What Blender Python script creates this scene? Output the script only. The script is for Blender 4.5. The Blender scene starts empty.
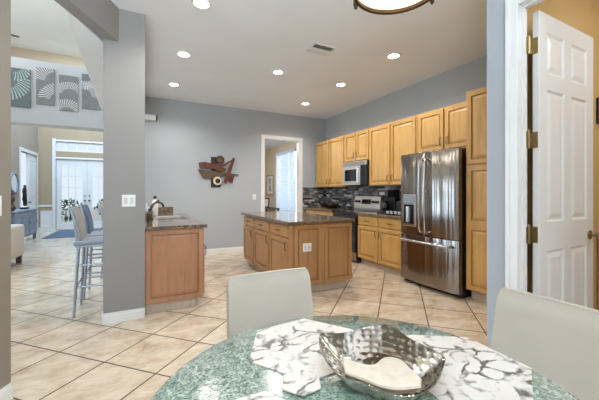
import bpy, bmesh, math, random
from mathutils import Vector, Matrix
random.seed(7)
C = bpy.context.scene.collection
SC = bpy.context.scene
PI = math.pi

# ------------------------------------------------------------------ camera, world, lights, exposure
cam_d = bpy.data.cameras.new('camera'); cam = bpy.data.objects.new('camera', cam_d); C.objects.link(cam)
cam_d.sensor_width = 36.0; cam_d.lens = 305.66 / 599 * 36.0
cam_d.shift_y = -7.87 / 599
cam_d.clip_start = 0.05; cam_d.clip_end = 200
cam.location = (0, 0, 1.272); cam.rotation_euler = (PI/2, 0, -math.radians(27.18))
SC.camera = cam

world = bpy.data.worlds.new('world'); SC.world = world; world.use_nodes = True
bg = world.node_tree.nodes['Background']
bg.inputs[0].default_value = (0.80, 0.90, 1.0, 1); bg.inputs[1].default_value = 0.95

def area(name, loc, direction, sx, sy, power, col=(1, 1, 1)):
    d = bpy.data.lights.new(name, 'AREA'); d.shape = 'RECTANGLE'; d.size = sx; d.size_y = sy; d.energy = power; d.color = col
    o = bpy.data.objects.new(name, d); C.objects.link(o); o.location = loc
    o.rotation_euler = Vector(direction).to_track_quat('-Z', 'Y').to_euler(); return o
area('patio_door_daylight', (0.6, -4.6, 1.6), (0.05, 1, 0.02), 5.0, 2.6, 40, (0.96, 0.98, 1.0))
area('ceiling_fill_light', (-0.4, -0.9, 1.75), (-0.25, 0.32, 1), 0.8, 0.8, 185, (0.78, 0.90, 1.0))  # added fill lamp behind the camera, aimed up to brighten the ceiling
area('great_room_window_daylight', (-6.4, 6.9, 2.4), (1, 0.1, -0.25), 4.0, 3.0, 240, (0.50, 0.73, 1.0))
area('great_room_ceiling_fill', (-4.6, 5.4, 3.3), (0.15, 0.5, 1), 2.5, 2.0, 230, (0.95, 0.98, 1.0))  # unseen lamp added inside the room to lighten its high ceiling
area('foyer_fill_light', (-1.6, 10.4, 5.7), (0, 0.15, -1), 2.2, 3.0, 330, (0.50, 0.73, 1.0))  # lamp added overhead to brighten the foyer and turn its floor bluish
area('nook_window_daylight', (4.75, 8.68, 1.7), (-1, 0, -0.05), 1.8, 2.4, 60, (0.80, 0.90, 1.0))
area('nook_fill_light', (2.3, 8.6, 2.75), (0.3, 0, -1), 1.2, 1.2, 60, (1.0, 0.97, 0.92))  # extra area lamp added to lift the dim nook interior
area('hall_fill_light', (3.1, -0.2, 2.95), (0, 0.25, -1), 0.9, 0.9, 20, (0.97, 0.98, 1.0))  # unseen lamp added under the hall ceiling, set to brighten the white door

SC.view_settings.view_transform = 'Standard'; SC.view_settings.look = 'None'
SC.view_settings.gamma = 1.0; SC.view_settings.use_curve_mapping = False
SC.view_settings.exposure = 0.06

# ------------------------------------------------------------------ mesh helpers
ORG = {}
class MB:
    def __init__(s): s.bm = bmesh.new()
    def box(s, x0, y0, z0, x1, y1, z1, bev=0.0, seg=2):
        x0, x1 = sorted((x0, x1)); y0, y1 = sorted((y0, y1)); z0, z1 = sorted((z0, z1))
        vs = [s.bm.verts.new((x, y, z)) for z in (z0, z1) for x, y in ((x0, y0), (x1, y0), (x1, y1), (x0, y1))]
        fs = [s.bm.faces.new([vs[i] for i in f]) for f in ((3,2,1,0),(4,5,6,7),(0,1,5,4),(1,2,6,5),(2,3,7,6),(3,0,4,7))]
        if bev > 0:
            es = list({e for f in fs for e in f.edges})
            bmesh.ops.bevel(s.bm, geom=es, offset=bev, segments=seg, affect='EDGES', profile=0.5)
        return s
    def prism(s, pts, O, U, V, N, d, bev=0.0):
        O, U, V, N = (Vector(a) for a in (O, U, V, N))
        a = [s.bm.verts.new(O + U*p[0] + V*p[1]) for p in pts]; b = [s.bm.verts.new(O + U*p[0] + V*p[1] + N*d) for p in pts]
        fs = [s.bm.faces.new(a[::-1]), s.bm.faces.new(b)]
        n = len(pts)
        for i in range(n): fs.append(s.bm.faces.new((a[i], a[(i+1) % n], b[(i+1) % n], b[i])))
        bmesh.ops.recalc_face_normals(s.bm, faces=fs)
        if bev > 0:
            es = [e for e in fs[1].edges]
            bmesh.ops.bevel(s.bm, geom=es, offset=bev, segments=2, affect='EDGES', profile=0.5)
        return s
    def rings(s, loops, cap0=True, cap1=True, closed=True):
        L = [[s.bm.verts.new(p) for p in lp] for lp in loops]; fs = []
        n = len(L[0])
        for a, b in zip(L, L[1:]):
            for i in range(n if closed else n-1):
                j = (i+1) % n
                fs.append(s.bm.faces.new((a[i], a[j], b[j], b[i])))
        if cap0: fs.append(s.bm.faces.new(L[0][::-1]))
        if cap1: fs.append(s.bm.faces.new(L[-1]))
        bmesh.ops.recalc_face_normals(s.bm, faces=fs)
        return s
    def lathe(s, prof, c=(0,0,0), n=32, axis='z', cap0=True, cap1=True):
        loops = []
        for r, h in prof:
            lp = []
            for i in range(n):
                a = 2*PI*i/n; u, v = r*math.cos(a), r*math.sin(a)
                lp.append(Vector(c) + (Vector((u, v, h)) if axis == 'z' else Vector((h, u, v)) if axis == 'x' else Vector((u, h, v))))
            loops.append(lp)
        return s.rings(loops, cap0, cap1)
    def tube(s, path, r, n=10):
        path = [Vector(p) for p in path]; loops = []
        rs = r if isinstance(r, (list, tuple)) else [r]*len(path)
        up = None
        for i, p in enumerate(path):
            t = (path[min(i+1, len(path)-1)] - path[max(i-1, 0)]).normalized()
            if up is None:
                up = Vector((0,0,1)) if abs(t.z) < 0.9 else Vector((1,0,0))
            a = t.cross(up).normalized(); b = a.cross(t).normalized(); up = b
            loops.append([p + a*math.cos(2*PI*k/n)*rs[i] + b*math.sin(2*PI*k/n)*rs[i] for k in range(n)])
        return s.rings(loops)
    def panel(s, O, U, V, N, w, h, steps, back=0.0):
        """rectangle w x h at O (corner) with successive (inset, height-along-N) loops, capped"""
        O, U, V, N = (Vector(a) for a in (O, U, V, N))
        def lp(i, d): return [O+U*i+V*i+N*d, O+U*(w-i)+V*i+N*d, O+U*(w-i)+V*(h-i)+N*d, O+U*i+V*(h-i)+N*d]
        return s.rings([lp(0, back)] + [lp(i, d) for i, d in steps])
    def build(s, name, m, parent=None, smooth=False):
        me = bpy.data.meshes.new(name)
        bmesh.ops.remove_doubles(s.bm, verts=s.bm.verts, dist=1e-6)
        if parent is not None:
            bmesh.ops.translate(s.bm, verts=s.bm.verts, vec=-ORG[parent.name])
        bmesh.ops.recalc_face_normals(s.bm, faces=s.bm.faces)
        s.bm.to_mesh(me); s.bm.free()
        me.materials.append(m)
        if smooth:
            for p in me.polygons: p.use_smooth = True
            try: me.set_sharp_from_angle(angle=math.radians(40))
            except Exception: pass
        o = bpy.data.objects.new(name, me); C.objects.link(o)
        if parent is not None:
            o.parent = parent; ORG[o.name] = ORG[parent.name]
        else: ORG[o.name] = Vector((0,0,0))
        return o
def tag(o, label, cat, group=None, kind=None):
    o['label'] = label; o['category'] = cat
    if group: o['group'] = group
    if kind: o['kind'] = kind
    return o
def thing(name, label, cat, loc, group=None):
    o = bpy.data.objects.new(name, None); C.objects.link(o); o.location = loc; o.empty_display_size = 0.05
    ORG[o.name] = Vector(loc); return tag(o, label, cat, group)
def single(mb, name, m, label, cat, group=None, smooth=False):
    return tag(mb.build(name, m, None, smooth), label, cat, group)
def struct(mb, name, m, parent=None, smooth=False):
    o = mb.build(name, m, parent, smooth)
    if parent is None: o['kind'] = 'structure'
    return o
def copy_thing(root, loc, label=None, rotz=None):
    r = root.copy(); C.objects.link(r); r.location = loc
    if rotz is not None: r.rotation_euler = (0, 0, rotz)
    if label: r['label'] = label
    for ch in list(root.children):
        c = ch.copy(); C.objects.link(c); c.parent = r
        for g in list(ch.children):
            d = g.copy(); C.objects.link(d); d.parent = c
    return r

# ------------------------------------------------------------------ material helpers
class NT:
    def __init__(s, name):
        s.m = bpy.data.materials.new(name); s.m.use_nodes = True; s.t = s.m.node_tree; s.b = s.t.nodes['Principled BSDF']
    def n(s, typ, **kw):
        o = s.t.nodes.new(typ)
        for k, v in kw.items(): setattr(o, k, v)
        return o
    def l(s, a, b): s.t.links.new(a, b)
    def pos(s, obj=False):
        if obj: return s.n('ShaderNodeTexCoord').outputs['Object']
        return s.n('ShaderNodeNewGeometry').outputs['Position']
    def mapping(s, vec, scale=(1,1,1), rot=(0,0,0), loc=(0,0,0)):
        mp = s.n('ShaderNodeMapping'); mp.inputs['Scale'].default_value = scale; mp.inputs['Rotation'].default_value = rot; mp.inputs['Location'].default_value = loc
        s.l(vec, mp.inputs['Vector']); return mp.outputs[0]
    def noise(s, vec, scale, detail=4, rough=0.55, dist=0.0):
        o = s.n('ShaderNodeTexNoise'); o.inputs['Scale'].default_value = scale; o.inputs['Detail'].default_value = detail
        o.inputs['Roughness'].default_value = rough; o.inputs['Distortion'].default_value = dist
        s.l(vec, o.inputs['Vector']); return o.outputs[0]
    def ramp(s, fac, stops, interp='LINEAR'):
        r = s.n('ShaderNodeValToRGB'); r.color_ramp.interpolation = interp
        e = r.color_ramp.elements
        while len(e) < len(stops): e.new(0.5)
        for el, (p, c) in zip(e, stops):
            el.position = p; el.color = (c[0], c[1], c[2], 1) if isinstance(c, (tuple, list)) else (c, c, c, 1)
        s.l(fac, r.inputs[0]); return r.outputs[0]
    def mix(s, fac, a, b, mode='MIX'):
        o = s.n('ShaderNodeMix', data_type='RGBA', blend_type=mode)
        if isinstance(fac, (int, float)): o.inputs[0].default_value = fac
        else: s.l(fac, o.inputs[0])
        for v, i in ((a, 6), (b, 7)):
            if isinstance(v, tuple): o.inputs[i].default_value = (*v[:3], 1)
            else: s.l(v, o.inputs[i])
        return o.outputs[2]
    def math(s, op, a, b=0.0):
        o = s.n('ShaderNodeMath', operation=op)
        for v, i in ((a, 0), (b, 1)):
            if isinstance(v, (int, float)): o.inputs[i].default_value = v
            else: s.l(v, o.inputs[i])
        return o.outputs[0]
    def bump(s, h, strength=0.2, dist=0.01):
        o = s.n('ShaderNodeBump'); o.inputs['Strength'].default_value = strength; o.inputs['Distance'].default_value = dist
        s.l(h, o.inputs['Height']); s.l(o.outputs[0], s.b.inputs['Normal'])
    def set(s, col=None, rough=None, metal=None, **kw):
        def put(nm, v):
            if isinstance(v, (int, float)): s.b.inputs[nm].default_value = v
            elif isinstance(v, tuple): s.b.inputs[nm].default_value = (*v[:3], 1)
            else: s.l(v, s.b.inputs[nm])
        if col is not None: put('Base Color', col)
        if rough is not None: put('Roughness', rough)
        if metal is not None: put('Metallic', metal)
        for k, v in kw.items(): put(k.replace('_', ' '), v)
        return s.m

def plain(name, col, rough=0.5, metal=0.0, var=0.06, scale=14.0):
    t = NT(name); f = t.noise(t.pos(True), scale, 3)
    c = t.ramp(f, [(0.3, tuple(v*(1-var) for v in col)), (0.7, tuple(min(1, v*(1+var)) for v in col))])
    return t.set(c, rough, metal)
def paint(name, col, rough=0.75):
    t = NT(name); p = t.pos()
    f = t.noise(p, 1.3, 2); c = t.ramp(f, [(0.3, tuple(v*0.97 for v in col)), (0.7, tuple(v*1.03 for v in col))])
    t.bump(t.noise(p, 90, 3), 0.06, 0.004); return t.set(c, rough)
def wood(name, dark, light, scale=1.0, rough=0.38, horizontal=False):
    t = NT(name); p = t.pos()
    sc = (14*scale, 14*scale, 1.1*scale) if not horizontal else (3*scale, 3*scale, 24*scale)
    g = t.noise(t.mapping(p, sc), 1.6, 6, 0.62, 0.9)
    big = t.noise(p, 1.7, 2)
    c = t.ramp(g, [(0.28, dark), (0.5, tuple((a*0.4+b*0.6) for a, b in zip(dark, light))), (0.75, light)])
    c = t.mix(0.25, c, t.ramp(big, [(0.35, dark), (0.65, light)]))
    t.bump(g, 0.05, 0.003)
    return t.set(c, rough)
def emit(name, col, strength):
    t = NT(name); t.b.inputs['Emission Color'].default_value = (*col, 1); t.b.inputs['Emission Strength'].default_value = strength
    return t.set(col, 0.5)

M = {}
M['wall'] = paint('wall_paint_blue_grey', (0.415, 0.44, 0.47))
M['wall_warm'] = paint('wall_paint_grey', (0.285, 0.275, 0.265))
M['wall_warm_lit'] = paint('wall_paint_warm_light', (0.27, 0.235, 0.19))  # same wall paint, with the warm light on this side put into the colour
M['wall_dark'] = paint('wall_paint_slate', (0.43, 0.455, 0.455))
M['pale'] = paint('paint_pale_grey', (0.58, 0.60, 0.61))
M['ceil'] = paint('ceiling_paint', (0.84, 0.88, 0.92), 0.85)
M['ceil_w'] = paint('ceiling_paint_cream', (0.80, 0.78, 0.71), 0.85)
M['tan'] = paint('paint_tan', (0.43, 0.315, 0.20))
M['taupe'] = paint('paint_taupe', (0.37, 0.295, 0.23))
M['yellow'] = paint('paint_ochre', (0.62, 0.42, 0.17))
M['cream'] = paint('paint_cream', (0.66, 0.58, 0.45))
M["white"] = paint("paint_white_gloss", (0.79, 0.785, 0.77), 0.32)
M['maple'] = wood('maple_honey', (0.42, 0.22, 0.06), (0.645, 0.39, 0.135))
M['maple_brown'] = wood('maple_brown_cast', (0.31, 0.155, 0.058), (0.50, 0.275, 0.115))  # same maple as the other cabinets, with the island's browner light cast painted in
M['maple_red'] = wood('maple_red_cast', (0.34, 0.155, 0.075), (0.52, 0.275, 0.145))  # maple again, the reddish light cast at the sink put into its colour
M['toe'] = wood('toe_kick_ply', (0.42, 0.33, 0.24), (0.62, 0.52, 0.42))
M['groove'] = plain('dark_reveal', (0.10, 0.06, 0.03), 0.7)
M['dark_wood'] = wood('espresso_wood', (0.03, 0.018, 0.012), (0.08, 0.05, 0.035))
M['bronze'] = plain('oil_rubbed_bronze', (0.10, 0.065, 0.04), 0.35, 0.85)
M['brass'] = plain('antique_brass', (0.34, 0.26, 0.13), 0.35, 0.95)
M['black'] = plain('black_plastic', (0.018, 0.018, 0.02), 0.28)
M['black_glass'] = plain('black_glass', (0.01, 0.01, 0.012), 0.08)
M['white_plastic'] = plain('white_plastic', (0.80, 0.80, 0.79), 0.4, 0, 0.02)
M['chrome'] = plain('brushed_chrome', (0.66, 0.67, 0.68), 0.22, 1.0)
M['grey_metal'] = plain('grey_metal', (0.42, 0.46, 0.52), 0.35, 0.8)
M['glow'] = emit('downlight_lens', (1.0, 0.96, 0.9), 9.0)

def steel():
    t = NT('brushed_stainless'); p = t.pos()
    v = t.noise(t.mapping(p, (1.5, 9.0, 0.30)), 1.3, 2)
    f = t.noise(t.mapping(p, (6, 6, 260)), 3.0, 3)
    t.bump(v, 0.30, 0.05)
    t.b.inputs['Anisotropic'].default_value = 0.6
    r = t.ramp(f, [(0.3, 0.15), (0.7, 0.24)])
    return t.set((0.33, 0.29, 0.25), r, 1.0)
M['steel'] = steel()
M['satin'] = plain('satin_stainless', (0.68, 0.65, 0.60), 0.42, 0.9)
def granite():
    t = NT('brown_granite'); p = t.pos()
    a = t.noise(p, 55, 6, 0.7); b = t.noise(p, 9, 4, 0.6, 0.6)
    c = t.ramp(a, [(0.32, (0.015, 0.011, 0.009)), (0.46, (0.12, 0.08, 0.05)), (0.58, (0.32, 0.23, 0.155)), (0.72, (0.50, 0.42, 0.33))])
    c = t.mix(t.ramp(b, [(0.4, 0.0), (0.62, 0.5)]), c, (0.06, 0.04, 0.03))
    return t.set(c, 0.09)
M['granite'] = granite()
def tiles():
    t = NT('travertine_tile'); p = t.pos()
    side = 0.335*math.sqrt(2); x0, y0 = -0.253, 2.70; q = math.sqrt(0.5)
    def dot(v, off):
        d = t.n('ShaderNodeVectorMath', operation='DOT_PRODUCT'); t.l(p, d.inputs[0]); d.inputs[1].default_value = v
        return t.math('SUBTRACT', d.outputs['Value'], off)
    u = dot((q, q, 0), (x0+y0)*q - 20*side); v = dot((-q, q, 0), (y0-x0)*q - 20*side)
    cb = t.n('ShaderNodeCombineXYZ'); t.l(u, cb.inputs[0]); t.l(v, cb.inputs[1])
    br = t.n('ShaderNodeTexBrick'); br.offset = 0.0; br.squash = 1.0
    t.l(cb.outputs[0], br.inputs['Vector'])
    for k, val in (('Scale', 1.0), ('Mortar Size', 0.0064), ('Mortar Smooth', 0.1), ('Bias', 0.0), ('Brick Width', side), ('Row Height', side)): br.inputs[k].default_value = val
    br.inputs['Color1'].default_value = (0, 0, 0, 1); br.inputs['Color2'].default_value = (1, 1, 1, 1); br.inputs['Mortar'].default_value = (0.5, 0.5, 0.5, 1)
    fl = lambda x: t.math('FLOOR', t.math('DIVIDE', x, side))
    idc = t.n('ShaderNodeCombineXYZ'); t.l(fl(u), idc.inputs[0]); t.l(fl(v), idc.inputs[1])
    wn = t.n('ShaderNodeTexWhiteNoise', noise_dimensions='2D'); t.l(idc.outputs[0], wn.inputs['Vector'])
    add = t.n('ShaderNodeVectorMath', operation='MULTIPLY_ADD'); t.l(wn.outputs['Color'], add.inputs[0]); add.inputs[1].default_value = (9, 9, 9); t.l(p, add.inputs[2])
    n1 = t.noise(t.mapping(add.outputs[0], (1.0, 1.5, 1)), 5.2, 8, 0.70, 0.4)
    c = t.ramp(n1, [(0.28, (0.42, 0.30, 0.20)), (0.42, (0.59, 0.47, 0.345)), (0.56, (0.70, 0.59, 0.46)), (0.74, (0.80, 0.72, 0.60))])
    tint = t.ramp(wn.outputs['Value'], [(0.0, (0.88, 0.86, 0.84)), (1.0, (1.0, 1.0, 1.0))])
    c = t.mix(1.0, c, tint, 'MULTIPLY')
    c = t.mix(br.outputs['Fac'], c, (0.085, 0.06, 0.043))
    h = t.math('SUBTRACT', t.math('MULTIPLY', n1, 0.12), br.outputs['Fac'])
    t.bump(h, 0.25, 0.003)
    r = t.ramp(br.outputs['Fac'], [(0.0, 0.15), (1.0, 0.8)])
    return t.set(c, r)
M['tile'] = tiles()
def mosaic():
    t = NT('stone_mosaic'); p = t.pos()
    sp = t.n('ShaderNodeSeparateXYZ'); t.l(p, sp.inputs[0])
    cb = t.n('ShaderNodeCombineXYZ'); t.l(t.math('ADD', sp.outputs[1], sp.outputs[0]), cb.inputs[0]); t.l(sp.outputs[2], cb.inputs[1])
    br = t.n('ShaderNodeTexBrick'); br.offset = 0.37; br.offset_frequency = 2; br.squash = 0.6; br.squash_frequency = 3
    t.l(cb.outputs[0], br.inputs['Vector'])
    for k, val in (('Scale', 1.0), ('Mortar Size', 0.0022), ('Mortar Smooth', 0.1), ('Bias', 0.0), ('Brick Width', 0.145), ('Row Height', 0.042)): br.inputs[k].default_value = val
    br.inputs['Color1'].default_value = (0, 0, 0, 1); br.inputs['Color2'].default_value = (1, 1, 1, 1); br.inputs['Mortar'].default_value = (0.3, 0.3, 0.3, 1)
    c = t.ramp(br.outputs['Color'], [(0.0, (0.03, 0.03, 0.035)), (0.22, (0.10, 0.10, 0.105)), (0.38, (0.24, 0.22, 0.20)), (0.52, (0.06, 0.065, 0.075)), (0.66, (0.34, 0.29, 0.24)), (0.80, (0.13, 0.15, 0.17)), (0.93, (0.55, 0.53, 0.50))], 'CONSTANT')
    c = t.mix(br.outputs['Fac'], c, (0.10, 0.09, 0.085))
    t.bump(br.outputs['Fac'], -0.3, 0.004)
    return t.set(c, 0.2)
M['mosaic'] = mosaic()
def crackle():
    t = NT('green_crackled_glass'); p = t.pos()
    a = t.noise(p, 60, 5, 0.8, 1.2); b = t.noise(p, 4.0, 3)
    vo = t.n('ShaderNodeTexVoronoi', feature='DISTANCE_TO_EDGE'); vo.inputs['Scale'].default_value = 95; t.l(p, vo.inputs['Vector'])
    c = t.ramp(a, [(0.36, (0.035, 0.08, 0.055)), (0.47, (0.145, 0.205, 0.15)), (0.54, (0.31, 0.37, 0.285)), (0.64, (0.68, 0.71, 0.62))])
    c = t.mix(t.ramp(vo.outputs['Distance'], [(0.0, 0.45), (0.10, 0.0)]), c, (0.62, 0.69, 0.60))
    c = t.mix(t.ramp(b, [(0.42, 0.0), (0.62, 0.35)]), c, (0.07, 0.19, 0.15))
    t.bump(a, 0.10, 0.002)
    return t.set(c, 0.14, 0.0, Coat_Weight=1.0, Coat_Roughness=0.02)
M['crackle'] = crackle()
def marble():
    t = NT('white_marble_dark_veins'); p = t.pos(True)
    w = t.n('ShaderNodeTexNoise'); w.inputs['Scale'].default_value = 7; w.inputs['Detail'].default_value = 5; t.l(p, w.inputs['Vector'])
    ad = t.n('ShaderNodeVectorMath', operation='MULTIPLY_ADD'); t.l(w.outputs['Color'], ad.inputs[0]); ad.inputs[1].default_value = (0.16, 0.16, 0.16); t.l(p, ad.inputs[2])
    vo = t.n('ShaderNodeTexVoronoi', feature='DISTANCE_TO_EDGE'); vo.inputs['Scale'].default_value = 11; t.l(t.mapping(ad.outputs[0], (1, 1.7, 1), (0, 0, 0.6)), vo.inputs['Vector'])
    mask = t.ramp(t.noise(p, 13, 3), [(0.42, 0.0), (0.56, 1.0)])
    vein = t.math('MULTIPLY', t.ramp(vo.outputs['Distance'], [(0.0, 1.0), (0.05, 0.75), (0.10, 0.0)]), mask)
    base = t.ramp(t.noise(p, 6, 4), [(0.3, (0.63, 0.565, 0.495)), (0.7, (0.74, 0.685, 0.62))])
    return t.set(t.mix(vein, base, (0.06, 0.048, 0.04)), 0.32)
M['marble'] = marble()
def leather():
    t = NT('cream_leather'); p = t.pos(True)
    c = t.ramp(t.noise(p, 5, 3), [(0.3, (0.50, 0.445, 0.365)), (0.7, (0.54, 0.485, 0.40))])
    vo = t.n('ShaderNodeTexVoronoi'); vo.inputs['Scale'].default_value = 260; t.l(p, vo.inputs['Vector'])
    t.bump(vo.outputs['Distance'], 0.06, 0.001); return t.set(c, 0.42)
M['leather'] = leather()
def hammered():
    t = NT('hammered_silver'); p = t.pos(True)
    vo = t.n('ShaderNodeTexVoronoi', feature='SMOOTH_F1'); vo.inputs['Scale'].default_value = 62; vo.inputs['Randomness'].default_value = 0.35; t.l(p, vo.inputs['Vector'])
    t.bump(vo.outputs['Distance'], 0.55, 0.006)
    c = t.ramp(t.noise(p, 8, 3), [(0.3, (0.34, 0.29, 0.24)), (0.7, (0.56, 0.51, 0.45))])
    return t.set(c, 0.14, 1.0)
M['hammered'] = hammered()
def swirl(name, bands, tint):
    """brushed panel: fans of short polished strokes along arcs; bands = (cx, cz, r0, r1, strokes, twist, a0, a1)"""
    t = NT(name); sp = t.n('ShaderNodeSeparateXYZ'); t.l(t.pos(True), sp.inputs[0])
    tot = None
    for cx, cz, r0, r1, nst, tw, a0, a1 in bands:
        x = t.math('SUBTRACT', sp.outputs[0], cx); z = t.math('SUBTRACT', sp.outputs[2], cz)
        rr = t.math('SQRT', t.math('ADD', t.math('MULTIPLY', x, x), t.math('MULTIPLY', z, z)))
        an = t.math('ARCTAN2', z, x)
        st = t.math('SINE', t.math('ADD', t.math('MULTIPLY', an, nst), t.math('MULTIPLY', rr, tw)))
        st = t.ramp(st, [(0.15, 0.0), (0.75, 1.0)])
        band = t.math('MULTIPLY', t.math('GREATER_THAN', rr, r0), t.math('LESS_THAN', rr, r1))
        sec = t.math('MULTIPLY', t.math('GREATER_THAN', an, a0), t.math('LESS_THAN', an, a1))
        f = t.math('MULTIPLY', st, t.math('MULTIPLY', band, sec))
        tot = f if tot is None else t.math('MAXIMUM', tot, f)
    grain = t.noise(t.mapping(t.pos(True), (40, 40, 6)), 3, 3)
    base = t.ramp(grain, [(0.3, tuple(0.20*v for v in tint)), (0.7, tuple(0.30*v for v in tint))])
    return t.set(t.mix(tot, base, tuple(0.82*v for v in tint)), 0.42, 0.35)
def fabric(name, col):
    t = NT(name); p = t.pos(True)
    c = t.ramp(t.noise(p, 40, 4), [(0.3, tuple(v*0.9 for v in col)), (0.7, tuple(v*1.08 for v in col))])
    t.bump(t.noise(p, 240, 2), 0.15, 0.002); return t.set(c, 0.9)
M['linen'] = fabric('cream_linen', (0.60, 0.55, 0.47))
M['napkin'] = fabric('cream_cloth', (0.70, 0.585, 0.465))
M['blue_fabric'] = fabric('slate_blue_fabric', (0.12, 0.16, 0.23))
M['pale_fabric'] = fabric('pale_grey_fabric', (0.36, 0.35, 0.34))
M['seat_fabric'] = fabric('grey_blue_fabric', (0.30, 0.34, 0.40))
M['rug'] = fabric('blue_grey_rug', (0.10, 0.13, 0.20))
M['art_brown'] = plain('patina_brown', (0.11, 0.075, 0.048), 0.5, 0.3, 0.3, 22)
M['art_red'] = plain('patina_copper', (0.13, 0.05, 0.03), 0.45, 0.4, 0.3, 22)
M['art_dark'] = plain('patina_dark', (0.045, 0.03, 0.025), 0.45, 0.5, 0.2)
M['art_cream'] = plain('enamel_cream', (0.70, 0.62, 0.48), 0.4)
M['blue_grey'] = plain('distressed_blue_grey', (0.24, 0.29, 0.36), 0.6, 0, 0.25, 9)
M['leaf'] = plain('shrub_green', (0.10, 0.17, 0.06), 0.8, 0, 0.4, 6)
M['concrete'] = plain('patio_concrete', (0.60, 0.57, 0.52), 0.85, 0, 0.1, 3)
def glass():
    t = NT('window_glass')
    t.b.inputs['Transmission Weight'].default_value = 1.0; t.b.inputs['IOR'].default_value = 1.02
    return t.set((0.97, 0.985, 1.0), 0.0)
M['glass'] = glass()
def alabaster():
    t = NT('alabaster_glass'); c = t.ramp(t.noise(t.pos(True), 6, 4), [(0.3, (0.95, 0.80, 0.58)), (0.7, (1.0, 0.90, 0.72))])
    t.l(c, t.b.inputs['Emission Color']); t.b.inputs['Emission Strength'].default_value = 0.6
    return t.set(c, 0.35)
M['alabaster'] = alabaster()
def blind():
    t = NT('blind_slat_white'); t.set((0.80, 0.83, 0.86), 0.5)
    tr = t.n('ShaderNodeBsdfTranslucent'); tr.inputs['Color'].default_value = (0.66, 0.78, 0.92, 1)
    mx = t.n('ShaderNodeMixShader'); mx.inputs[0].default_value = 0.45
    t.l(t.b.outputs[0], mx.inputs[1]); t.l(tr.outputs[0], mx.inputs[2])
    t.l(mx.outputs[0], t.t.nodes['Material Output'].inputs['Surface'])
    return t.m
M['blind'] = blind()

# ------------------------------------------------------------------ structure
XR, YB, ZC = 4.029, 6.447, 3.075
ZG = 5.93
struct(MB().box(-7, -3.2, -0.12, 5.2, 14.2, 0), 'floor', M['tile'])
def ceil_poly(pts, z0, z1): return MB().prism(pts, (0,0,z0), (1,0,0), (0,1,0), (0,0,1), z1-z0)
struct(ceil_poly([(-1.75,-2.5),(XR+.1,-2.5),(XR+.1,YB),(0.02,YB),(0.02,3.5),(-.207,3.5),(-1.75,0.52)], ZC, ZC+.12), 'ceiling_kitchen', M['ceil'])
struct(MB().box(-7, -1, ZG, 0.4, 13.1, ZG+.1), 'ceiling_great_room', M['ceil_w'])
# back wall with the doorway
w = MB(); dx0, dx1, dz = 2.425, 3.305, 2.475
w.box(0.02, YB, 0, dx0, YB+.12, ZC); w.box(dx1, YB, 0, XR+.1, YB+.12, ZC); w.box(dx0, YB, dz, dx1, YB+.12, ZC)
struct(w, 'wall_back', M['wall'])
struct(MB().box(XR, 1.29, 0, XR+.12, YB, ZC), 'wall_right', M['wall_dark'])
# casing of that doorway
def casing(mb, x0, x1, z1, y, cw=0.08, t=0.018, depth=0.12):
    mb.box(x0-cw, y-t, 0, x0, y, z1+cw, .004); mb.box(x1, y-t, 0, x1+cw, y, z1+cw, .004); mb.box(x0-.001, y-t, z1, x1+.001, y, z1+cw, .004)
    mb.box(x0, y, 0, x0+.012, y+depth, z1); mb.box(x1-.012, y, 0, x1, y+depth, z1); mb.box(x0, y, z1-.012, x1, y+depth, z1)
    return mb
struct(casing(MB(), dx0, dx1, dz, YB), 'trim_1', M['white'])
# slanted opening wall: column, header, pillar
near = lambda s: Vector((-.207-.508*s, 3.48-.98*s, 0)); off = Vector((-.13, .0, 0))
def slant(s0, s1, z0, z1):
    a, b = near(s0), near(s1); c, d = b+off, a+off
    return [(v.x, v.y) for v in (a, b, c, d)]
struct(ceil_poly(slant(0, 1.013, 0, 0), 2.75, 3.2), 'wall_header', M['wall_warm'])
struct(ceil_poly(slant(1.013, 3.0, 0, 0), 0, 3.2), 'wall_left', M['wall_warm_lit'])
struct(MB().box(-1.88, -2.5, 0, -1.74, 0.54, 3.2), 'wall_dining', M['wall_warm_lit'])
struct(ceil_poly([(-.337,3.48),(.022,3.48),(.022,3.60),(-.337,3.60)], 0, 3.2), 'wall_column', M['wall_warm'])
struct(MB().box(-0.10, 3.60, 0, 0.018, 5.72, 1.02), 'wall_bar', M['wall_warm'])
# dropped soffit over the bar, art ledge wall, wall between kitchen and great room above it
struct(ceil_poly([(-.337,3.60),(.02,3.60),(.02,YB),(-.66,YB),(-.56,3.06),(-.50,3.18)], 2.75, 2.95), 'ceiling_soffit', M['ceil'])
struct(MB().box(-0.10, 3.60, 2.95, 0.018, YB, ZG), 'wall_divider', M['wall'])
struct(MB().box(-5.5, YB, 2.40, 0.02, YB+.32, 3.44), 'wall_ledge', M['pale'])
# foyer: far wall with french doors and transom, left wall
YF = 12.9; fx0, fx1, ftop = -2.60, -0.85, 2.40
tz0, tz1 = 2.66, 2.99
w = MB(); w.box(-3.2, YF, 0, fx0, YF+.15, ZG); w.box(-7, YF, 3.3, -3.2, YF+.15, ZG); w.box(fx1, YF, 0, 0.4, YF+.15, ZG); w.box(fx0, YF, ftop, fx1, YF+.15, tz0); w.box(fx0, YF, tz1, fx1, YF+.15, ZG)
struct(w, 'wall_far', M['tan'])
w = MB(); XL = -3.065
w.box(XL-.12, 8.2, 0, XL, 11.25, 3.5); w.box(XL-.12, 12.75, 0, XL, YF, 3.5); w.box(XL-.12, 11.25, 2.45, XL, 12.75, 3.5)
struct(w, 'wall_foyer', M['taupe'])
struct(MB().box(0.02, YB+.12, 0, 0.14, YF, ZG), 'wall_foyer_right', M['taupe'])
struct(MB().box(-7, 8.1, 0, XL, 8.2, 3.5), 'wall_great_back', M['taupe'])
struct(MB().box(XL-1.4, 11.1, 0, XL-1.3, 12.9, 2.6), 'wall_side_passage', M['taupe'])
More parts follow.
